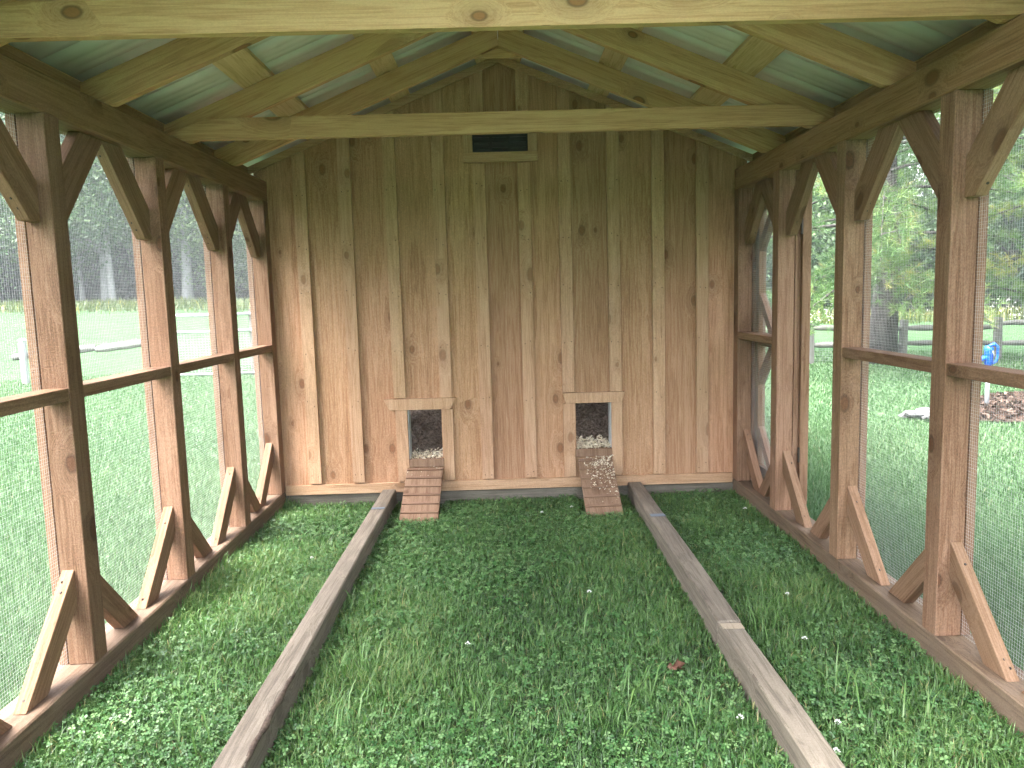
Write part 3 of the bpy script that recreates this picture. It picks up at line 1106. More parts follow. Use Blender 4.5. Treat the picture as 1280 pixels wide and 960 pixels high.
def vnoise(x, y, s, seed=0):
    """smooth value noise in 0..1"""
    r2 = np.random.default_rng(seed)
    T = r2.random((64, 64))
    u, v_ = np.asarray(x) * s + 100, np.asarray(y) * s + 100
    iu, iv = np.floor(u).astype(int), np.floor(v_).astype(int)
    fu, fv = u - iu, v_ - iv
    fu, fv = fu * fu * (3 - 2 * fu), fv * fv * (3 - 2 * fv)
    g_ = lambda a, b: T[a % 64, b % 64]
    return (g_(iu, iv) * (1 - fu) + g_(iu + 1, iv) * fu) * (1 - fv) + (g_(iu, iv + 1) * (1 - fu) + g_(iu + 1, iv + 1) * fu) * fv


def blades(name, x, y, z, ht, wd, bend, mat, tint, label, cat, parent=None, segs=2):
    n_ = len(x)
    az_ = rng.uniform(0, 2 * math.pi, n_)
    dx, dy = np.cos(az_), np.sin(az_)
    sx_, sy_ = -dy, dx
    P0 = np.stack([x, y, z], 1)
    lean = bend * ht
    W = wd / 2
    side = np.stack([sx_ * W, sy_ * W, np.zeros(n_)], 1)
    d = np.stack([dx, dy, np.zeros(n_)], 1)
    up_ = np.array([0, 0, 1.0])
    mid = P0 + d * (lean * .35)[:, None] + up_ * (ht * .62)[:, None]
    hgt = ht * np.sqrt(np.clip(1 - .55 * np.minimum(bend, 1.2) ** 2, .25, 1))
    tip = P0 + d * lean[:, None] + up_ * np.maximum(hgt, ht * .45)[:, None]
    if segs == 2:
        V = np.stack([P0 - side, P0 + side, mid + side * .8, mid - side * .8, tip], 1).reshape(-1, 3)
        b0 = np.arange(n_)[:, None] * 5
        Fc = np.concatenate([b0 + np.array([[0, 1, 2]]), b0 + np.array([[0, 2, 3]]), b0 + np.array([[3, 2, 4]])], 0)
        tt = np.repeat(tint, 5)
    else:
        V = np.stack([P0 - side, P0 + side, tip], 1).reshape(-1, 3)
        Fc = np.arange(n_)[:, None] * 3 + np.array([[0, 1, 2]])
        tt = np.repeat(tint, 3)
    o = raw(name, V, Fc, mat, parent, tint=tt)
    if label:
        tag(o, label, cat, kind='stuff')
    return o


def inside_points(n_, dens=None):
    """random points inside the run, thicker near the camera; skids and ramps left free"""
    x = rng.uniform(-1.6, 1.6, n_ * 2)
    y = -3.9 + 3.89 * rng.random(n_ * 2)
    skl = np.abs(x + .863) < .047
    skr = np.abs(x - .866 - .02 * np.clip((y + 2.4) / 2.4, 0, 1)) < .047
    keep = ~(skl | skr)
    x, y = x[keep], y[keep]
    return x[:n_], y[:n_]


def edge_dist(x, y):
    e = np.minimum(1.6 - np.abs(x), np.abs(np.abs(x + .02) - .86) - .07)
    return np.clip(e, 0, 1)


x, y = inside_points(190000)
nz, fine = vnoise(x, y, 1.6, 3), vnoise(x, y, 7, 4)
ed = edge_dist(x, y)
sk_d = np.abs(np.abs(x + .0) - .867) - .05
ht = (.026 + .028 * rng.random(len(x)) + .030 * nz * fine) * (1 + .45 * np.exp(-(1.6 - np.abs(x)) / .05)) * (1 - .12 * np.exp(-np.clip(sk_d, 0, 1) / .04))
ht *= 1 + .5 * (vnoise(x, y, 2.3, 9) > .72) * rng.random(len(x))
rampmask = ((np.abs(x + .61) < .14) | (np.abs(x - .61) < .14)) & (y > -.5)
ht[rampmask] *= .35
tint = np.clip(.12 + .74 * rng.random(len(x)) + .35 * (nz - .5) + .25 * (fine - .5), 0, .9)
tint[rng.random(len(x)) < .025] = 1
blades('grass_blades', x, y, np.full(len(x), GZ), ht, .0032 + .0022 * rng.random(len(x)), .25 + .8 * rng.random(len(x)), M['lawn_in'], tint,
       'green grass covering the floor of the run', 'grass')

# long coarse tufts here and there
cx = [(-1.18, -2.62), (-1.30, -2.2), (-.62, -2.55), (-.58, -2.9), (.45, -2.75), (.30, -2.95), (.62, -2.95), (1.15, -2.75), (1.3, -2.95), (1.2, -1.75), (-.1, -2.9), (-1.05, -2.95), (1.05, -2.25), (-.66, -1.9), (.15, -2.35)]
tx, ty, th, tw = [], [], [], []
for (a, b_) in cx:
    m_ = random.randint(18, 34)
    tx += list(rng.normal(a, .055, m_))
    ty += list(rng.normal(b_, .055, m_))
    th += list(rng.uniform(.09, .19, m_))
    tw += list(rng.uniform(.003, .006, m_))
tx, ty = np.array(tx), np.array(ty)
blades('grass_tufts', tx, ty, np.full(len(tx), GZ), np.array(th), np.array(tw), rng.uniform(.4, 1.2, len(tx)), M['lawn_in'], rng.uniform(.45, .88, len(tx)),
       'longer coarse grass tufts standing out of the turf', 'grass')


def clovers(name, x, y, hgt, size, mat, label):
    n_ = len(x)
    base = np.stack([x, y, GZ + hgt], 1)
    tl = rng.normal(0, .32, (n_, 2))
    nrm = np.stack([tl[:, 0], tl[:, 1] - .15, np.ones(n_)], 1)
    nrm /= np.linalg.norm(nrm, axis=1)[:, None]
    ref = np.stack([np.cos(a_ := rng.uniform(0, 6.28, n_)), np.sin(a_), np.zeros(n_)], 1)
    e1 = ref - nrm * (ref * nrm).sum(1)[:, None]
    e1 /= np.linalg.norm(e1, axis=1)[:, None]
    e2 = np.cross(nrm, e1)
    out = [(0.05, 0), (.45, -.36), (.88, -.34), (.92, 0), (.88, .34), (.45, .36)]
    Vs = []
    for k in range(3):
        a = 2 * math.pi * k / 3
        ca, sa = math.cos(a), math.sin(a)
        for (u, w) in out:
            pu, pw = u * ca - w * sa, u * sa + w * ca
            lift = .22 * abs(w) - .10 * u
            Vs.append(base + (e1 * pu + e2 * pw + nrm * lift) * size[:, None])
    V = np.stack(Vs, 1).reshape(-1, 3)
    b0 = np.arange(n_)[:, None] * 18
    tri = []
    for k in range(3):
        o_ = k * 6
        tri += [(o_, o_ + 1, o_ + 2), (o_, o_ + 2, o_ + 3), (o_, o_ + 3, o_ + 4), (o_, o_ + 4, o_ + 5)]
    Fc = np.concatenate([b0 + np.array([t]) for t in tri], 0)
    tint = np.clip(np.repeat(rng.uniform(.1, 1, n_), 18), 0, 1)
    return tag(raw(name, V, Fc, mat, tint=tint), label, 'clover', kind='stuff')


x, y = inside_points(90000)
cm = vnoise(x, y, 1.5, 21) * .6 + vnoise(x, y, 4.5, 22) * .4
keep = rng.random(len(x)) < np.clip((cm - .36) * 3.2, .06, 1) * .55
x, y = x[keep], y[keep]
keep = ~(((np.abs(x + .61) < .14) | (np.abs(x - .61) < .14)) & (y > -.5))
x, y = x[keep], y[keep]
clovers('clover', x, y, (.022 + .038 * rng.random(len(x))) * (1 - .25 * np.exp(-np.clip(np.abs(np.abs(x) - .867) - .05, 0, 1) / .05)), .0065 + .0085 * rng.random(len(x)), M['clover'], 'clover leaves growing among the grass inside the run')

# white clover heads
k = 0
V, Fc = [], []
for (a, b_) in ((.83, -2.98), (1.02, -3.05), (.72, -3.0), (1.15, -2.45), (-1.1, -1.3), (.2, -.55), (1.25, -2.0), (.4, -.45), (1.5, -.6), (.95, -3.2), (-.2, -2.4), (.35, -1.9)):
    for _ in range(26):
        d = rng.normal(size=3)
        d /= np.linalg.norm(d)
        d[2] = abs(d[2])
        c = np.array((a, b_, GZ + .075)) + d * .007
        s = rng.normal(size=3)
        s -= d * s.dot(d)
        s /= np.linalg.norm(s)
        o_ = len(V)
        V += [c - s * .002, c + s * .002, c + d * .006]
        Fc.append((o_, o_ + 1, o_ + 2))
tag(raw('clover_flowers', V, Fc, M['flower']), 'tiny white clover flowers dotted over the grass', 'clover flower', kind='stuff')


# lawn outside: polar sampling round the camera, thinning with distance
def outside_points(n_, a0, a1, r0, r1, xmin):
    a = np.radians(rng.uniform(a0, a1, n_))
    r_ = np.exp(rng.uniform(math.log(r0), math.log(r1), n_))
    x, y = CAM.x + r_ * np.sin(a), CAM.y + r_ * np.cos(a)
    keep = np.abs(x) > xmin
    keep &= ~((np.abs(x) < 1.72) & (y > -.1) & (y < 2.5))
    return x[keep], y[keep], r_[keep]


def in_mulch(x, y):
    e = ((x - 6.55) / 1.75) ** 2 + ((y - 3.45 - .28 * (x - 6.5)) / .95) ** 2
    return e < .95


for sd, a0, a1 in (('left', -50, -14), ('right', 14, 50)):
    x, y, r_ = outside_points(230000, a0, a1, 2.4, 19, 1.77)
    if sd == 'right':
        kp = ~in_mulch(x, y)
        x, y, r_ = x[kp], y[kp], r_[kp]
    nz = vnoise(x, y, .8, 31)
    ht = (.022 + .024 * rng.random(len(x)) + .016 * nz) * np.where(np.abs(x) < 1.9, 1.5, 1)
    wd = np.maximum(.0035, .0014 * r_) * rng.uniform(.7, 1.3, len(x))
    tint = np.clip(.2 + .5 * rng.random(len(x)) + .4 * (nz - .4), 0, .92)
    tint[rng.random(len(x)) < .02] = 1
    blades('lawn_blades', x, y, ground_h(x, y), ht, wd, .2 + .7 * rng.random(len(x)), M['lawn_out'], tint,
           'short bright lawn grass outside the %s mesh wall' % sd, 'lawn', segs=1)

# ------------------------------------------------------------------ mulch bed, stones, hydrant
aa = np.linspace(0, 2 * math.pi, 49)[:-1]
V, Fc = [], []
rings_ = 14
for k in range(rings_ + 1):
    t = k / rings_
    for a in aa:
        e = math.sqrt(1 + .08 * math.sin(3 * a)) * t
        x = 6.55 + 1.75 * e * math.cos(a)
        y = 3.45 + .28 * (x - 6.5) + .95 * e * math.sin(a)
        V.append((x, y, GZ + .012 + .10 * (1 - t * t) + (rng.normal(0, .012) if 0 < k < rings_ else 0)))
for k in range(rings_):
    for a in range(48):
        b_ = (a + 1) % 48
        Fc.append((k * 48 + a, k * 48 + b_, (k + 1) * 48 + b_, (k + 1) * 48 + a))
mb = raw('mulch_bed', V, Fc, M['mulch'])
tag(mb, 'brown bark mulch bed around the hydrant beyond right mesh wall', 'mulch bed', kind='structure')
pp = []
while len(pp) < 3800:
    x, y = random.uniform(3.9, 8.8), random.uniform(1.2, 5.4)
    if in_mulch(np.array(x), np.array(y)):
        e = ((x - 6.55) / 1.75) ** 2 + ((y - 3.45 - .28 * (x - 6.5)) / .95) ** 2
        pp.append((x, y, GZ + .02 + .10 * max(0, 1 - e) + random.uniform(0, .02)))
M['chip'] = leafy('mulch_chips', [(0, (.04, .024, .018)), (.6, (.11, .07, .052)), (1, (.24, .17, .135))], trans=.05, rough=.9)
flakes('mulch_chips', pp, .026, M['chip'], 'loose bark chips over the mulch bed', 'bark chips')

for k, (x, y, s, lab) in enumerate(((4.50, 2.95, .15, 'flat grey stone at the left of the small pile on the lawn'), (4.72, 3.05, .17, 'largest flat stone in the middle of the small pile'),
                                    (4.62, 2.75, .12, 'small stone at the front of the small pile'), (4.93, 3.15, .14, 'tilted grey stone at the right of the small pile'))):
    bm = bmesh.new()
    bmesh.ops.create_icosphere(bm, subdivisions=2, radius=1)
    for v_ in bm.verts:
        v_.co *= random.uniform(.82, 1.12)
        v_.co = Vector((v_.co.x * s, v_.co.y * s * .75, max(v_.co.z, -.5) * s * .38))
    o = put(bpy.data.objects.new('stone', finish(bm, 'stone', M['stone'])),
            Matrix.Translation((x, y, GZ + .04)) @ Matrix.Rotation(k * 1.3, 4, 'Z') @ Matrix.Rotation(.15 * (k % 3 - 1), 4, 'X'))
    tag(o, lab, 'stone', 'stones piled on the lawn')

hy = empty('yard_hydrant', (5.40, 3.2, GZ))
tag(hy, 'blue yard hydrant on a pale steel pipe in the mulch bed', 'hydrant')
hx, hyy = 5.475, 3.2
tube('pipe', [(hx, hyy, GZ - .05), (hx, hyy, .44)], .024, M['galv'], hy, 12)
tube('head', [(hx, hyy, .40), (hx, hyy, .43), (hx, hyy, .44), (hx, hyy, .58), (hx, hyy, .60), (hx, hyy, .635)], [.036, .036, .046, .044, .05, .034], M['blue'], hy, 14)
tube('spout', [(hx, hyy, .50), (hx - .07, hyy - .01, .495), (hx - .12, hyy - .015, .47), (hx - .15, hyy - .02, .42)], [.030, .028, .027, .030], M['blue'], hy, 10)
tube('handle', [(hx - .02, hyy - .03, .63), (hx + .04, hyy - .03, .655), (hx + .085, hyy - .02, .62), (hx + .098, hyy - .01, .52), (hx + .085, hyy, .45), (hx + .03, hyy, .43)],
     [.017, .018, .016, .014, .016, .016], M['blue'], hy, 8)
tube('lift_rod', [(hx + .01, hyy - .03, .60), (hx + .05, hyy - .03, .50)], .010, M['galv'], hy, 8)

# ------------------------------------------------------------------ fences


def log_rail(name, p0, p1, r_, mat, parent, seg=9):
    p0, p1 = np.array(p0, float), np.array(p1, float)
    # built along local X so the grain runs with the rail
    Mx, ln = axes(p0, p1)
    ts = np.linspace(0, 1, 7)
    ptsl = [(t * ln, random.uniform(-.012, .012), random.uniform(-.010, .010)) for t in ts]
    rad = [r_ * .7] + [r_ * random.uniform(.9, 1.1) for _ in range(5)] + [r_ * .7]
    v, f = tube_arrays(ptsl, rad, seg)
    o = raw(name, v, f, mat, parent, Mx, smooth=True)
    return o


fr = empty('split_rail_fence', (8, 9.3, GZ))
tag(fr, 'grey two-rail split rail fence beyond the right mesh wall', 'fence')
fx = [2.6, 4.2, 5.95, 7.71, 9.53, 11.4, 13.3]
fy = [9.6, 9.5, 9.4, 9.3, 9.25, 9.1, 8.9]
for k in range(len(fx)):
    beam('fence_post', (fx[k], fy[k], GZ - .1), (fx[k] + random.uniform(-.02, .02), fy[k], .68), .13, .12, M['fence'], fr, side=(1, .2, 0), ch=.015, wob=.003)
    if k < len(fx) - 1:
        for z in (.53, .20):
            log_rail('fence_rail', (fx[k], fy[k], z + random.uniform(-.04, .04)), (fx[k + 1], fy[k + 1], z + random.uniform(-.05, .05)), .055, M['fence'], fr)


def fence_wire(parent, p0, p1, z0, z1, pitch, r_):
    p0, p1 = np.array(p0, float), np.array(p1, float)
    ln = np.linalg.norm(p1 - p0)
    Mx, _ = axes((p0[0], p0[1], 0), (p1[0], p1[1], 0), (0, 0, 1))
    parts_ = []
    for u in np.arange(0, ln, pitch):
        parts_.append(tube_arrays([(u, z0, 0), (u, z1, 0)], [r_, r_], 4))
    for z in np.arange(z0, z1, pitch * .9):
        parts_.append(tube_arrays([(0, z, .003), (ln, z, .003)], [r_, r_], 4))
    v, f = join_arrays(parts_)
    return raw('fence_mesh', v, f, M['farwire'], parent, Mx)


fence_wire(fr, (4.2, 9.58), (7.2, 9.42), GZ, .30, .055, .0022)

fl = empty('log_fence', (-9, 10.2, GZ))
tag(fl, 'round grey log rail fence beyond the second left bay', 'fence')
for (p0, p1) in (((-9.75, 9.9, .40), (-8.25, 10.2, .52)), ((-8.25, 10.2, .50), (-7.0, 10.3, .62))):
    log_rail('log_rail', p0, p1, .085, M['fence'], fl, 12)
for x, y in ((-7.02, 10.32),):
    tube('log_post', [(x, y, GZ - .1), (x, y, .95)], [.10, .09], M['fence'], fl, 10)
wp = empty('white_post', (-9.75, 9.9, GZ))
tag(wp, 'white square vinyl post seen through the nearest left bay', 'post')
beam('shaft', (-9.50, 9.85, GZ - .1), (-9.50, 9.85, .72), .10, .10, M['white'], wp, side=(1, 0, 0), ch=.008)
prism('cap', [[(-.06, .721), (.06, .721), (.06, .74), (0, .775), (-.06, .74)]], -.06, .06, Matrix.Translation((-9.50, 9.85, 0)), M['white'], wp, ch=.004)

pf = empty('pasture_fence', (-5.5, 10.2, GZ))
tag(pf, 'pale rail pasture fence with wire mesh beyond the far left bays', 'fence')
px_ = [-6.95, -5.1, -3.2, -1.4]
for k in range(4):
    if k:
        beam('fence_post', (px_[k], 10.26, GZ - .1), (px_[k], 10.26, 1.22), .09, .09, M['fence'], pf, side=(1, 0, 0), ch=.01)
    if k < 3:
        for z, r_ in ((1.13, .032), (.80, .030), (-.06, .026)):
            tube('fence_rail', [(px_[k] - .01, 10.19, z), ((px_[k] + px_[k + 1]) / 2, 10.19, z - .012), (px_[k + 1] + .01, 10.19, z)], r_, M['pipe_rail'], pf, 8)
fence_wire(pf, (-6.95, 10.225), (-1.4, 10.225), -.06, .80, .06, .0020)

# ------------------------------------------------------------------ vegetation


def leaf_quads(C, size, tint_bias=None, flat=0.0):
    n_ = len(C)
    a = rng.normal(size=(n_, 3))
    a /= np.linalg.norm(a, axis=1)[:, None]
    b_ = rng.normal(size=(n_, 3))
    b_ -= a * (a * b_).sum(1)[:, None]
    b_ /= np.linalg.norm(b_, axis=1)[:, None]
    s = (size * rng.uniform(.6, 1.35, n_))[:, None]
    V = np.stack([C - a * s, C + b_ * s * .55, C + a * s, C - b_ * s * .55], 1).reshape(-1, 3)
    Fq = np.arange(n_ * 4).reshape(-1, 4)
    t = rng.random(n_) if tint_bias is None else np.clip(tint_bias + rng.uniform(-.28, .28, n_), 0, 1)
    return V, Fq, np.repeat(t, 4)


def tree_mesh(seed, H, trunk_r, crown_r, crown_z0, n_leaf, leaf, mat_leaf, mat_bark, lean=0.0, clumps=34):
    r2 = np.random.default_rng(seed)
    parts_ = []
    ph = r2.uniform(0, 6)
    tp = [(lean * t * H + .18 * math.sin(3 * t + ph) * t * 2, .15 * math.sin(2.3 * t + ph * 2) * t * 2, t * H * .86 - .3 * (t == 0)) for t in np.linspace(0, 1, 9)]
    tr = [trunk_r * (1.25 if t == 0 else 1) * (1 - .8 * t) + .02 for t in np.linspace(0, 1, 9)]
    parts_.append(tube_arrays(tp, tr, 9))
    cl = []
    for k in range(clumps):
        h = r2.uniform(0, 1) ** .85
        z = crown_z0 + (H - crown_z0) * h
        prof_ = math.sqrt(max(.08, 1 - (2 * h - .85) ** 2 * .85))
        a = r2.uniform(0, 2 * math.pi)
        rr = crown_r * prof_ * r2.uniform(.25, 1)
        i0 = min(8, int(z / (H * .86) * 8 * .8))
        bx, by, bz_ = tp[max(2, i0)]
        c = np.array((bx + rr * math.cos(a), by + rr * math.sin(a), z))
        cl.append(c)
        if k % 2 == 0:
            mid_ = (np.array((bx, by, bz_)) + c) / 2 + np.array((0, 0, .35))
            parts_.append(tube_arrays([(bx, by, bz_), mid_, c], [tr[max(2, i0)] * .45, trunk_r * .16, .015], 5))
    v, f = join_arrays(parts_)
    per = n_leaf // clumps
    C, tb = [], []
    for c in cl:
        s = crown_r * r2.uniform(.16, .34)
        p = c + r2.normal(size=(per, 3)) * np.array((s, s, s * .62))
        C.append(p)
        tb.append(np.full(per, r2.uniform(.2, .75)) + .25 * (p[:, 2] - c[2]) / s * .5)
    C, tb = np.concatenate(C), np.concatenate(tb)
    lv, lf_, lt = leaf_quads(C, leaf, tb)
    return (v, f), (lv, lf_, lt)


def build_mesh_only(name, v, f, mat, tint=None, smooth=False):
    o = raw('tmp', v, f, mat, tint=tint, smooth=smooth)
    me = o.data
    me.name = name
    del WORLD[o.name]
    bpy.data.objects.remove(o)
    return me


TREES = {}
for key, args in {
    'broad': dict(seed=1, H=13, trunk_r=.26, crown_r=4.4, crown_z0=2.5, n_leaf=24000, leaf=.11, mat_leaf='leaf_a', mat_bark='palebark'),
    'tall': dict(seed=2, H=16, trunk_r=.30, crown_r=4.0, crown_z0=3.6, n_leaf=24000, leaf=.11, mat_leaf='leaf_b', mat_bark='palebark', lean=.01),
    'slim': dict(seed=3, H=12, trunk_r=.15, crown_r=2.8, crown_z0=3.4, n_leaf=13000, leaf=.10, mat_leaf='leaf_b', mat_bark='palebark', lean=-.03, clumps=22),
    'low': dict(seed=4, H=8, trunk_r=.16, crown_r=3.4, crown_z0=1.0, n_leaf=18000, leaf=.10, mat_leaf='leaf_a', mat_bark='bark', clumps=30),
}.items():
    tr_, lv_ = tree_mesh(**args)
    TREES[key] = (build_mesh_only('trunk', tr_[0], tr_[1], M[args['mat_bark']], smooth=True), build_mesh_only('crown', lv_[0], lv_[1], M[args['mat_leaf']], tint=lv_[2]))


def plant_tree(kind, x, y, rot, s, label, group='woodland trees behind the meadow', name='woodland_tree'):
    z = float(ground_h(x, y))
    t = bpy.data.objects.new(name, None)
    put(t, Matrix.Translation((x, y, z)) @ Matrix.Rotation(rot, 4, 'Z') @ Matrix.Scale(s, 4))
    tag(t, label, 'tree', group)
    for nm, me in zip(('trunk', 'crown'), TREES[kind]):
        put(bpy.data.objects.new(nm, me), WORLD[t.name], t)
    return t


wood_trees = [
    ('broad', -37.0, 38.0, .3, 1.0, 'leafy woodland tree farthest left, seen through the nearest left bay'),
    ('low', -31.0, 37.5, 1.9, 1.0, 'low bushy tree behind the nearest left post, in front of the wood'),
    ('tall', -27.0, 41.5, 4.1, 1.05, 'tall woodland tree whose crown fills the top of the nearest left bay'),
    ('slim', -24.6, 40.2, 2.2, .9, 'thin straight tree, leftmost trunk in the second left bay'),
    ('broad', -22.9, 39.6, 5.0, 1.08, 'stout pale trunked tree in the middle of the second left bay'),
    ('slim', -21.9, 38.3, .9, 1.1, 'slender leaning tree right of the stout one in second left bay'),
    ('tall', -18.4, 40.0, 1.2, 1.0, 'pale trunked tree standing alone in the third left bay'),
    ('broad', -14.7, 42.5, 2.9, 1.1, 'pale trunked tree in the narrow far left bay beside the wall'),
    ('low', -16.2, 41.0, .2, .85, 'low bushy tree between the trunks of the third left bay'),
    ('low', -10.5, 42.5, 3.3, 1.1, 'bushy tree hidden mostly behind the far left post'),
]
for a in wood_trees:
    plant_tree(*a)
right_trees = [
    ('broad', 12.5, 33.0, .8, 1.0, 'woodland tree behind the gate opening at the right'),
    ('tall', 19.0, 35.0, 2.0, 1.0, 'tall woodland tree behind the big pine trunk'),
    ('low', 16.0, 30.0, 4.2, 1.15, 'low spreading tree at the wood edge right of the pine trunk'),
    ('broad', 26.0, 33.0, 5.1, 1.05, 'broad woodland tree seen through the second right bay'),
    ('low', 22.5, 28.5, 1.0, 1.0, 'low bushy tree behind the fence post in second right bay'),
    ('low', 28.5, 27.0, 2.6, 1.2, 'low bushy tree behind the hydrant at the right edge'),
    ('tall', 33.0, 30.0, .4, 1.1, 'tall woodland tree at the far right edge'),
]
for a in right_trees:
    plant_tree(*a, group='woodland trees behind the right fence')

# the dark wood behind: one mass of underwood leaves
C = []
for (xa, xb, ya, yb, h0, n_) in ((-62, -2, 44, 56, 8.5, 34000), (6, 52, 35, 47, 8.0, 20000)):
    x = rng.uniform(xa, xb, n_)
    y = rng.uniform(ya, yb, n_) + (np.abs(x) - 25) * -.22
    z = ground_h(x, y) + rng.random(n_) ** 1.25 * h0 * (.7 + .5 * vnoise(x, y, .25, 51))
    C.append(np.stack([x, y, z], 1))
n_in = sum(len(c_) for c_ in C)
for (xa, xb, ya, yb, h0, n_) in ((-50, -38, -40, 46, 13, 8000), (19, 28, -30, 24, 12, 7000)):   # more wood out of view, added along both sides to block low sky
    x, y = rng.uniform(xa, xb, n_), rng.uniform(ya, yb, n_)
    C.append(np.stack([x, y, ground_h(x, y) + rng.random(n_) * h0 * (.75 + .5 * vnoise(x, y, .2, 55))], 1))
C = np.concatenate(C)
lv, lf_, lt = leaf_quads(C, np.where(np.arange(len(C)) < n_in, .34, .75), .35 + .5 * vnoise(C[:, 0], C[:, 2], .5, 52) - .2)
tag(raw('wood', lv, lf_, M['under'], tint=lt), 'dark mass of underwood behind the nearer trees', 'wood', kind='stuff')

# brush and wildflowers along the wood edges
xs, ys, hs_, ws_, ts_ = [], [], [], [], []
for (n_, fx_, sp, h0) in ((15000, lambda r: (rng.uniform(-45, -6, r)), 36.5, .48), (9000, lambda r: (rng.uniform(6, 34, r)), 26.0, .5)):
    x = fx_(n_)
    y = sp + (3 if sp > 30 else 2.5) * rng.normal(0, .55, n_) - (np.abs(x) - 20) * .18
    xs.append(x)
    ys.append(y)
    hh = h0 * rng.uniform(.35, 1.2, n_) * (.6 + .8 * vnoise(x, y, .5, 61))
    hs_.append(hh)
    ws_.append(rng.uniform(.03, .075, n_))
    t = np.clip(.3 + .5 * rng.random(n_) + .3 * (vnoise(x, y, .3, 62) - .5), 0, .9)
    t[rng.random(n_) < .05] = 1
    ts_.append(t)
x, y = np.concatenate(xs), np.concatenate(ys)
blades('meadow_brush', x, y, ground_h(x, y) - .02, np.concatenate(hs_), np.concatenate(ws_), .2 + .6 * rng.random(len(x)), M['brush'], np.concatenate(ts_),
       'tall weeds and goldenrod along the edge of the wood', 'weeds')
n_ = 900
x = np.concatenate([rng.normal(11, 1.0, n_ // 2), rng.normal(19.5, 1.6, n_ // 2)])
y = 24 + rng.normal(0, 1.6, n_) - .1 * x
z = ground_h(x, y) + rng.uniform(.1, .95, n_)
lv, lf_, lt = leaf_quads(np.stack([x, y, z], 1), .026)
tag(raw('white_wildflowers', lv, lf_, M['flower']), 'hazy bank of white wildflowers behind the split rail fence', 'wildflowers', kind='stuff')


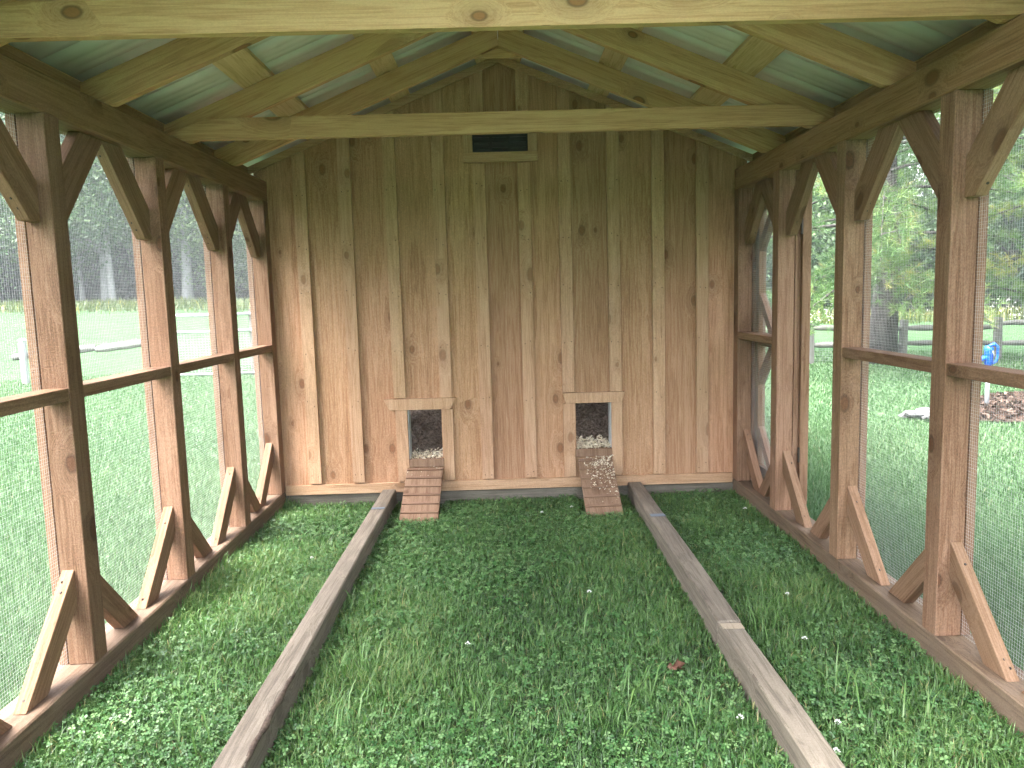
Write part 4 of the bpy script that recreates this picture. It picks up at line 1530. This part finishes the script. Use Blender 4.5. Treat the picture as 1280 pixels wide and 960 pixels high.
# pines: whorled drooping branches carrying bursts of needles
def pine(name, x0, y0, H, r0, zlow, reach, n_br, seed, mat, label, trunk_vis=True, needle=.15, tufts_per_m=8.5):
    r2 = np.random.default_rng(seed)
    z0 = float(ground_h(x0, y0))
    t = empty(name, (x0, y0, z0))
    tag(t, label, 'pine tree', 'pines on the right lawn')
    tp = [(x0 + .05 * math.sin(k), y0 + .05 * math.cos(1.7 * k), z0 - .15 + (H + .15) * k / 10) for k in range(11)]
    rd = [r0 * (1.25 if k == 0 else 1.0) * (1 - .085 * k) for k in range(11)]
    tube('trunk', tp, rd, M['bark'], t, 14)
    parts_, tuft_c, tuft_d, tint_ = [], [], [], []
    for b_ in range(n_br):
        h = zlow + (H - zlow - .4) * (b_ / n_br) ** 1.15
        az_ = b_ * 2.4 + r2.uniform(-.4, .4)
        if b_ % 4 == 1:
            az_ = -math.pi / 2 - .35 + r2.uniform(-.9, .9)
        ln = reach * (1 - .62 * (h - zlow) / (H - zlow)) * r2.uniform(.75, 1.1)
        pts_ = []
        for s in np.linspace(0, 1, 7):
            droop = .10 * ln * s - .34 * ln * s * s
            pts_.append((x0 + math.cos(az_) * ln * s, y0 + math.sin(az_) * ln * s, z0 + h + droop))
        parts_.append(tube_arrays(pts_, [max(.005, .030 * (1 - s) * (ln / 3)) for s in np.linspace(0, 1, 7)], 5))
        P = np.array(pts_)
        btint = r2.uniform(.15, .6)
        nt_ = int(ln * tufts_per_m * 3)
        for _ in range(nt_):
            s = r2.uniform(.22, 1) ** .8
            f_ = s * 6
            i0 = min(5, int(f_))
            c = P[i0] + (P[i0 + 1] - P[i0]) * (f_ - i0)
            side = r2.normal(size=3) * np.array((1, 1, .35))
            side /= np.linalg.norm(side)
            off_ = side * r2.uniform(.05, .34) * (.6 + .5 * ln / 3)
            tuft_c.append(c + off_)
            outd = np.array((math.cos(az_), math.sin(az_), .15)) + side * .8 + np.array((0, 0, .25))
            tuft_d.append(outd / np.linalg.norm(outd))
            tint_.append(np.clip(btint + r2.uniform(-.15, .45), 0, 1))
            if r2.random() < .35:
                parts_.append(tube_arrays([c, c + off_], [.006, .004], 3))
    v, f = join_arrays(parts_)
    raw('branches', v, f, M['bark'], t, smooth=True)
    C, D, T_ = np.array(tuft_c), np.array(tuft_d), np.array(tint_)
    K = 22
    n_ = len(C)
    dirs = D[:, None, :] * .55 + r2.normal(size=(n_, K, 3)) * .55
    dirs /= np.linalg.norm(dirs, axis=2)[:, :, None]
    ln_ = needle * r2.uniform(.7, 1.2, (n_, K, 1))
    sd_ = np.cross(dirs, r2.normal(size=(n_, K, 3)))
    sd_ /= np.linalg.norm(sd_, axis=2)[:, :, None] + 1e-9
    c = C[:, None, :] + dirs * .01 - D[:, None, :] * (r2.random((n_, K, 1)) * .06)
    w = .0046
    V = np.stack([c - sd_ * w, c + sd_ * w, c + dirs * ln_], 2).reshape(-1, 3)
    Fc = np.arange(n_ * K)[:, None] * 3 + np.array([[0, 1, 2]])
    tt = np.repeat(np.clip(T_[:, None] + r2.uniform(-.12, .12, (n_, K)), 0, 1).ravel(), 3)
    cr_ = raw('needles', V, Fc, mat, t, tint=tt)
    return t


pine('pine_tree', 7.15, 9.0, 12, .25, 1.5, 4.3, 84, 11, M['needle'], 'large pine with thick grey trunk on the lawn before the fence')
pine('pine_tree', 9.9, 6.2, 9, .16, 1.6, 3.8, 62, 12, M['needle_y'], 'yellow green pine whose boughs hang in at the right edge')

# ------------------------------------------------------------------ damp air
bm = bmesh.new()
bmesh.ops.create_cube(bm, size=1)
me = bpy.data.meshes.new('haze')
bm.to_mesh(me)
bm.free()
hz = put(bpy.data.objects.new('haze', me), Matrix.Translation((0, 0, 10.4)) @ Matrix.Diagonal((1020, 1020, 23.6, 1)))
hm = bpy.data.materials.new('damp_air')
hm.use_nodes = True
hm.node_tree.nodes.clear()
pv = hm.node_tree.nodes.new('ShaderNodeVolumePrincipled')
pv.inputs['Density'].default_value = .0011
pv.inputs['Color'].default_value = (.82, .89, .95, 1)
oo = hm.node_tree.nodes.new('ShaderNodeOutputMaterial')
hm.node_tree.links.new(pv.outputs[0], oo.inputs['Volume'])
me.materials.append(hm)
tag(hz, 'thin damp haze over the meadow and woods', kind='stuff')
